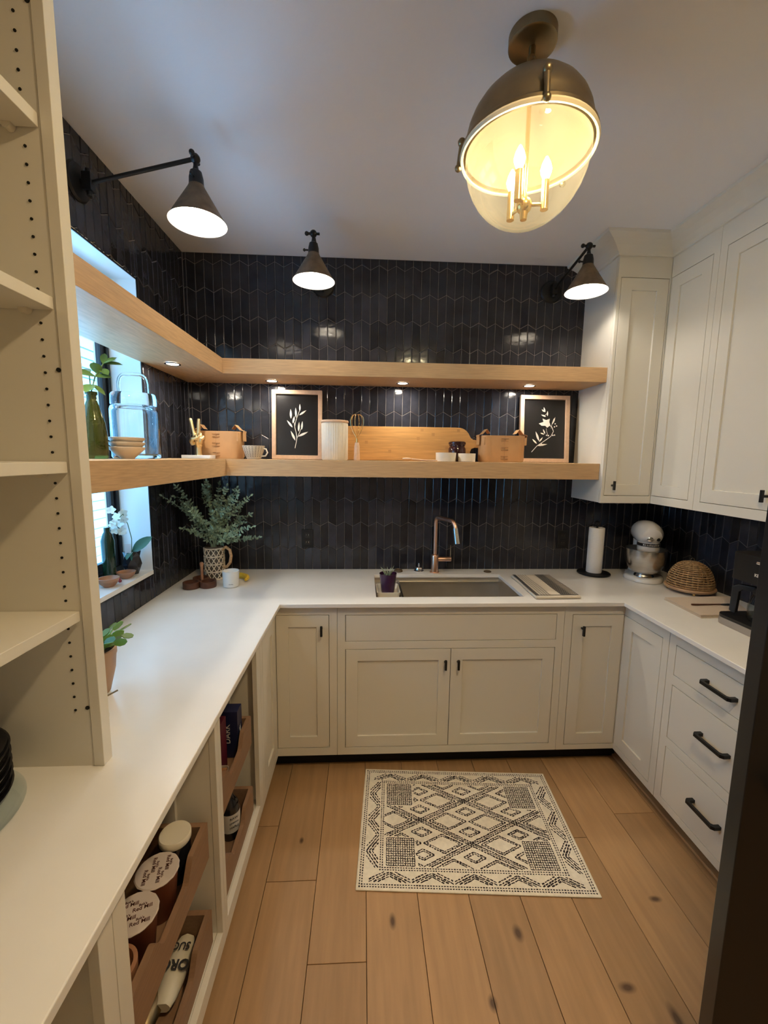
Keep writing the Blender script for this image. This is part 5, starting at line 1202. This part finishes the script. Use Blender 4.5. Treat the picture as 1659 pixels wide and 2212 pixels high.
MB().tube([(bx_ + .011 * math.cos(2 * PI * k / 16), by_, zb + .138 + .011 * math.sin(2 * PI * k / 16)) for k in range(17)], .0018, 6).obj('ring', M_steel, bk, smooth=True)
# --- napkin, spreader
M_linen = mat('beige_linen', (0.58, 0.47, 0.37), 0.95, bump=.6, bscale=240)
nk = thing('linen_napkin', (1.7, -.7, ZQ), 'folded beige linen napkin in front of the basket dome', 'napkin')
cA, cB, cCc, cD = (1.552, -.600), (1.540, -.852), (1.80, -.842), (1.918, -.585)
m = MB()
for k, ins in ((0, 0), (1, .004), (2, .002)):
    z0 = ZQ + .0042 * k; P_ = [(cA[0] + ins, cA[1] - ins), (cB[0] + ins, cB[1] + ins + .003 * k), (cCc[0] - ins, cCc[1] + ins), (cD[0] - ins, cD[1] - ins)]
    m.add([(x, y, z0) for x, y in P_] + [(x, y, z0 + .0038) for x, y in P_], [(0, 1, 2, 3), (4, 5, 6, 7), (0, 1, 5, 4), (1, 2, 6, 5), (2, 3, 7, 6), (3, 0, 4, 7)])
m.obj('folds', M_linen, nk, bev=.0012)
kn_ = thing('spreader_knife', (1.69, -.72, ZQ + .0125), 'dark thin-handled spreader knife lying on the beige napkin', 'knife')
MB().tube([(1.600, -.722, ZQ + .0175), (1.64, -.7215, ZQ + .017), (1.75, -.718, ZQ + .0165)], [.0045, .0038, .003], 8).obj('handle', M_walnut, kn_, smooth=True)
MB().tube([(1.745, -.718, ZQ + .0155), (1.765, -.7175, ZQ + .0155), (1.80, -.717, ZQ + .0155), (1.815, -.717, ZQ + .0155)], [.005, .010, .012, .004], 10, flat=.18).obj('blade', M_steel, kn_, smooth=True)
# --- coffee maker
M_kb = mat('matte_black_plastic', (0.014, 0.013, 0.013), 0.35)
M_silver = mat('silver_trim', (0.42, 0.38, 0.34), 0.4, .6)
km = thing('coffee_maker', (1.76, -1.02, ZQ), 'black coffee maker with a silver base trim and glass carafe', 'coffee maker')
kx0, kx1, ky0, ky1 = 1.578, 1.925, -1.19, -.872
P_ = rrect(kx0, kx1, ky0, ky1, .045, 6)
MB().prism(P_, ZQ, ZQ + .030, lambda a, w, b_: (a, b_, w)).obj('base_trim', M_silver, km, smooth=True)
P2 = rrect(kx0 + .001, kx1 - .001, ky0 + .001, ky1 - .001, .044, 6)
MB().prism(P2, ZQ + .0305, ZQ + .042, lambda a, w, b_: (a, b_, w)).obj('base_top', M_kb, km, smooth=True)
MB().prism(rrect(1.775, 1.924, ky0 + .003, ky1 - .003, .02, 4), ZQ + .042, ZQ + .322, lambda a, w, b_: (a, b_, w)).obj('tower', M_kb, km, smooth=True)
MB().prism(rrect(1.615, 1.80, -1.19, -.885, .03, 5), ZQ + .205, ZQ + .322, lambda a, w, b_: (a, b_, w)).obj('brew_head', M_kb, km, smooth=True)
MB().lathe([(0, ZQ + .3225), (.055, ZQ + .3225), (.055, ZQ + .331), (0, ZQ + .333)], (1.70, -1.04, 0), 28).obj('lid_ring', M_chrome, km, smooth=True)
text_mesh('KEURIG', .018, M_white, km, frame_mtx((1.6135, -1.034, ZQ + .245), (0, -1, 0), (0, 0, 1)), bold=.0004)
MB().tube([(1.618, -1.02, ZQ + .300), (1.604, -1.02, ZQ + .300), (1.604, -1.10, ZQ + .300), (1.618, -1.10, ZQ + .300)], .006, 10).obj('lever', M_chrome, km, smooth=True)
ca = (1.685, -1.015)
MB().lathe([(0, ZQ + .0425), (.060, ZQ + .0425), (.068, ZQ + .055), (.070, ZQ + .10), (.060, ZQ + .145), (.052, ZQ + .158), (.050, ZQ + .158), (.067, ZQ + .10), (.064, ZQ + .052), (0, ZQ + .047)], (*ca, 0), 36).obj('carafe', M_glass, km, smooth=True)
MB().lathe([(0, ZQ + .1585), (.056, ZQ + .1585), (.058, ZQ + .166), (.052, ZQ + .185), (0, ZQ + .188)], (*ca, 0), 32).obj('carafe_lid', M_kb, km, smooth=True)
hd_ = Vector((-.45, .9, 0)).normalized(); H_ = lambda r, z: (ca[0] + hd_.x * r, ca[1] + hd_.y * r, ZQ + z)
m = MB(); mp_ = lambda a, w, b_: (ca[0] + hd_.x * a - hd_.y * w, ca[1] + hd_.y * a + hd_.x * w, ZQ + b_)
m.prism([(.045, .185), (.105, .182), (.128, .168), (.130, .060), (.112, .050), (.106, .055), (.102, .150), (.090, .162), (.045, .160)], -.013, .013, mp_)
m.obj('carafe_handle', M_kb, km, bev=.003)

# ================================================================= contents of the open cabinets
def card_box(x0, x1, y0, y1, z0, z1, m_, label, marks, cat='box', rz=0):
    b_ = thing('carton', ((x0 + x1) / 2, (y0 + y1) / 2, z0), label, cat)
    MB().box(x0, x1, y0, y1, z0, z1).obj('carton_body', m_, b_, bev=.001, seg=1)
    for f in marks: f(b_)
M_navy = mat('navy_card', (0.012, 0.016, 0.06), 0.4); M_maroon = mat('maroon_card', (0.09, 0.008, 0.02), 0.4); M_lblw = mat('label_white', (0.62, 0.60, 0.58), 0.6)
TB1 = .467
card_box(-.545, -.470, -1.098, -1.042, TB1 + .001, TB1 + .19, M_navy, 'navy blue carton with white lettering at the far end of the upper tray',
         [lambda b_: text_mesh('DARK', .030, M_lblw, b_, frame_mtx((-.508, -1.0988, TB1 + .10), (0, 0, 1), (-1, 0, 0))), lambda b_: text_mesh('milk', .022, M_lblw, b_, frame_mtx((-.4688, -1.07, TB1 + .10), (0, 0, 1), (0, -1, 0)))])
card_box(-.560, -.500, -1.190, -1.135, TB1 + .001, TB1 + .20, M_maroon, 'maroon carton with a white circle emblem before the navy carton',
         [lambda b_: MB().lathe([(.010, 0), (.013, 0), (.013, .0006), (.010, .0006)], (-.528, -1.1905, TB1 + .155), 20, axis=(0, -1, 0)).obj('emblem', M_lblw, b_),
          lambda b_: text_mesh('S', .016, M_lblw, b_, frame_mtx((-.528, -1.1912, TB1 + .155), (1, 0, 0), (0, 0, 1))),
          lambda b_: MB().box(-.5375, -.533, -1.1908, -1.1903, TB1 + .05, TB1 + .13).obj('white_strip', M_lblw, b_)])
M_foil = mat('clear_bag', (0.45, 0.36, 0.28), 0.3); M_nut = mat('mixed_nuts', (0.33, 0.15, 0.06), 0.5, rnd=.4, noise=.4, nscale=60)
nb_ = thing('nut_pack', (-.50, -1.235, TB1), 'clear pack of mixed nuts lying in the upper tray', 'pack')
tub(MB(), -.535, -.468, -1.285, -1.205, TB1 + .001, TB1 + .055, t=.002, r=.012).obj('pack', M_foil, nb_, smooth=True)
m = MB(); Rn = random.Random(4)
for k in range(70): m.sph((-.5015 + Rn.uniform(-.024, .024), -1.245 + Rn.uniform(-.03, .03), TB1 + .046 + Rn.uniform(0, .008)), .0055, 6, 4, (1.3, 1, .7))
o = m.obj('nuts', M_nut, nb_, smooth=True); o['kind'] = 'stuff'
TB2 = .162
bt = thing('labelled_bottle', (-.50, -1.07, TB2), 'dark bottle with a white label standing in the lower tray', 'bottle')
MB().lathe([(0, TB2 + .001), (.034, TB2 + .001), (.036, TB2 + .006), (.036, TB2 + .12), (.028, TB2 + .145), (.013, TB2 + .17), (.013, TB2 + .215), (.0, TB2 + .216)], (-.502, -1.12, 0), 32).obj('bottle', M_smoke, bt, smooth=True)
MB().lathe([(.0364, TB2 + .035), (.0364, TB2 + .11)], (-.502, -1.12, 0), 32, close=False).obj('label', M_lblw, bt, smooth=True)
for k, (tt, sz) in enumerate((('RAW', .014), ('ORGANIC', .008), ('MAPLE', .012))): text_mesh(tt, sz, M_pattern, bt, frame_mtx((-.502 + .0370 * math.cos(-.9), -1.12 + .0370 * math.sin(-.9), TB2 + .095 - .018 * k), (math.sin(.9), math.cos(-.9), 0), (0, 0, 1)))
TB3 = .4525
jl = thing('white_lidded_jar', (-.505, -1.52, TB3), 'dark jar with a wide white screw lid in the near upper tray', 'jar')
MB().lathe([(0, TB3 + .001), (.036, TB3 + .001), (.038, TB3 + .006), (.038, TB3 + .105), (.034, TB3 + .112), (0, TB3 + .112)], (-.512, -1.535, 0), 32).obj('jar', M_smoke, jl, smooth=True)
MB().lathe([(0, TB3 + .1125), (.040, TB3 + .1125), (.041, TB3 + .115), (.041, TB3 + .130), (.039, TB3 + .133), (0, TB3 + .132)], (-.512, -1.535, 0), 40).obj('lid', M_cream, jl, smooth=True)
M_cup = mat('brown_cup', (0.20, 0.06, 0.03), 0.4); M_lid = mat('foil_lid', (0.60, 0.52, 0.48), 0.45); M_ink = mat('brown_ink', (0.07, 0.018, 0.012), 0.5)
def foil_cup(x, y, rot, label, z=TB3 + .001, r=.050, h=.120):
    c = thing('oatmeal_cup', (x, y, z), label, 'cup', 'foil-topped paper cups in the tray')
    MB().lathe([(0, z), (r * .72, z), (r * .74, z + .003), (r * .95, z + h - .004), (r * .99, z + h - .002)], (x, y, 0), 36).obj('cup', M_cup, c, smooth=True)
    l = MB().lathe([(0, z + h + .0008), (r * .97, z + h + .0008), (r * 1.02, z + h - .0015), (r * .985, z + h - .005)], (x, y, 0), 36, close=False, mod=lambda a, zz: 1 + (.015 * math.sin(14 * a) if zz < z + h else 0)).obj('foil_lid', M_lid, c, smooth=True)
    ca_, sa_ = math.cos(rot), math.sin(rot)
    for (u, v) in ((-.014, .022), (.016, .006), (-.016, -.010), (.014, -.026)):
        for tt, sz, dv in (("Bob's", .0078, .0082), ('Red Mill', .0125, 0)):
            px, py = x + ca_ * u - sa_ * (v + dv), y + sa_ * u + ca_ * (v + dv)
            if math.hypot(u, v) < r * .78: text_mesh(tt, sz, M_ink, l, frame_mtx((px, py, z + h + .0012), (ca_, sa_, 0), (-sa_, ca_, 0)), ext=.0001, bold=.0002)
foil_cup(-.515, -1.630, math.radians(-75), 'foil-topped paper cup next to the white-lidded jar')
foil_cup(-.518, -1.731, math.radians(20), 'foil-topped paper cup nearest the camera in the tray')
foil_cup(-.621, -1.675, math.radians(10), 'foil-topped paper cup mostly hidden at the back of the tray')
o = MB().lathe([(0, TB3 + .001), (.036, TB3 + .001), (.040, TB3 + .012), (.042, TB3 + .108), (.034, TB3 + .110), (.033, TB3 + .09), (0, TB3 + .088)], (-.510, -1.823, 0), 32).obj('brown_crock', M_bowlwood, smooth=True)
tag(o, 'round brown rimmed tub at the near end of the tray', 'tub')
TB4 = .162
bg_ = thing('sugar_bag', (-.53, -1.60, TB4), 'cream bag printed with black letters lying in the lower near tray', 'bag')
m = MB(); L_ = .16; vs = []
for i in range(9):
    t = i / 8; w_ = .030 * (1 - .1 * math.cos(2 * PI * t)) * (1 if 0 < i < 8 else .75); h_ = .026 * math.sin(PI * (.12 + .76 * t)) ** .6
    for k in range(12):
        a = 2 * PI * k / 12; vs.append((-.512 + w_ * math.cos(a), -1.575 - L_ * (t - .5), TB4 + .030 + h_ * math.sin(a) + .0012 * math.sin(5 * a + 9 * t)))
m.add(vs, [(i * 12 + k, i * 12 + (k + 1) % 12, (i + 1) * 12 + (k + 1) % 12, (i + 1) * 12 + k) for i in range(8) for k in range(12)] + [tuple(range(12)), tuple(range(96, 108))]).obj('bag', M_cream, bg_, smooth=True)
text_mesh('SUG', .026, M_pattern, bg_, frame_mtx((-.512, -1.535, TB4 + .0588), (-1, 0, 0), (0, -1, 0)), bold=.0006)
text_mesh('ORG', .034, M_pattern, bg_, frame_mtx((-.510, -1.580, TB4 + .0592), (-1, 0, 0), (0, -1, 0)), bold=.0012)
nb2 = thing('snack_packet', (-.55, -1.70, TB4), 'crumpled golden brown packet beside the cream bag', 'packet')
m = MB(); Rn = random.Random(6); vs = []
for i in range(7):
    for k in range(10):
        a = 2 * PI * k / 10; s = math.sin(PI * (i + .6) / 7.2); vs.append((-.545 + (.030 * s + .003 * Rn.uniform(-1, 1)) * math.cos(a), -1.66 - .022 * i + .066, TB4 + .026 + .024 * s * math.sin(a)))
m.add(vs, [(i * 10 + k, i * 10 + (k + 1) % 10, (i + 1) * 10 + (k + 1) % 10, (i + 1) * 10 + k) for i in range(6) for k in range(10)] + [tuple(range(10)), tuple(range(60, 70))]).obj('packet', M_brass, nb2, smooth=True)
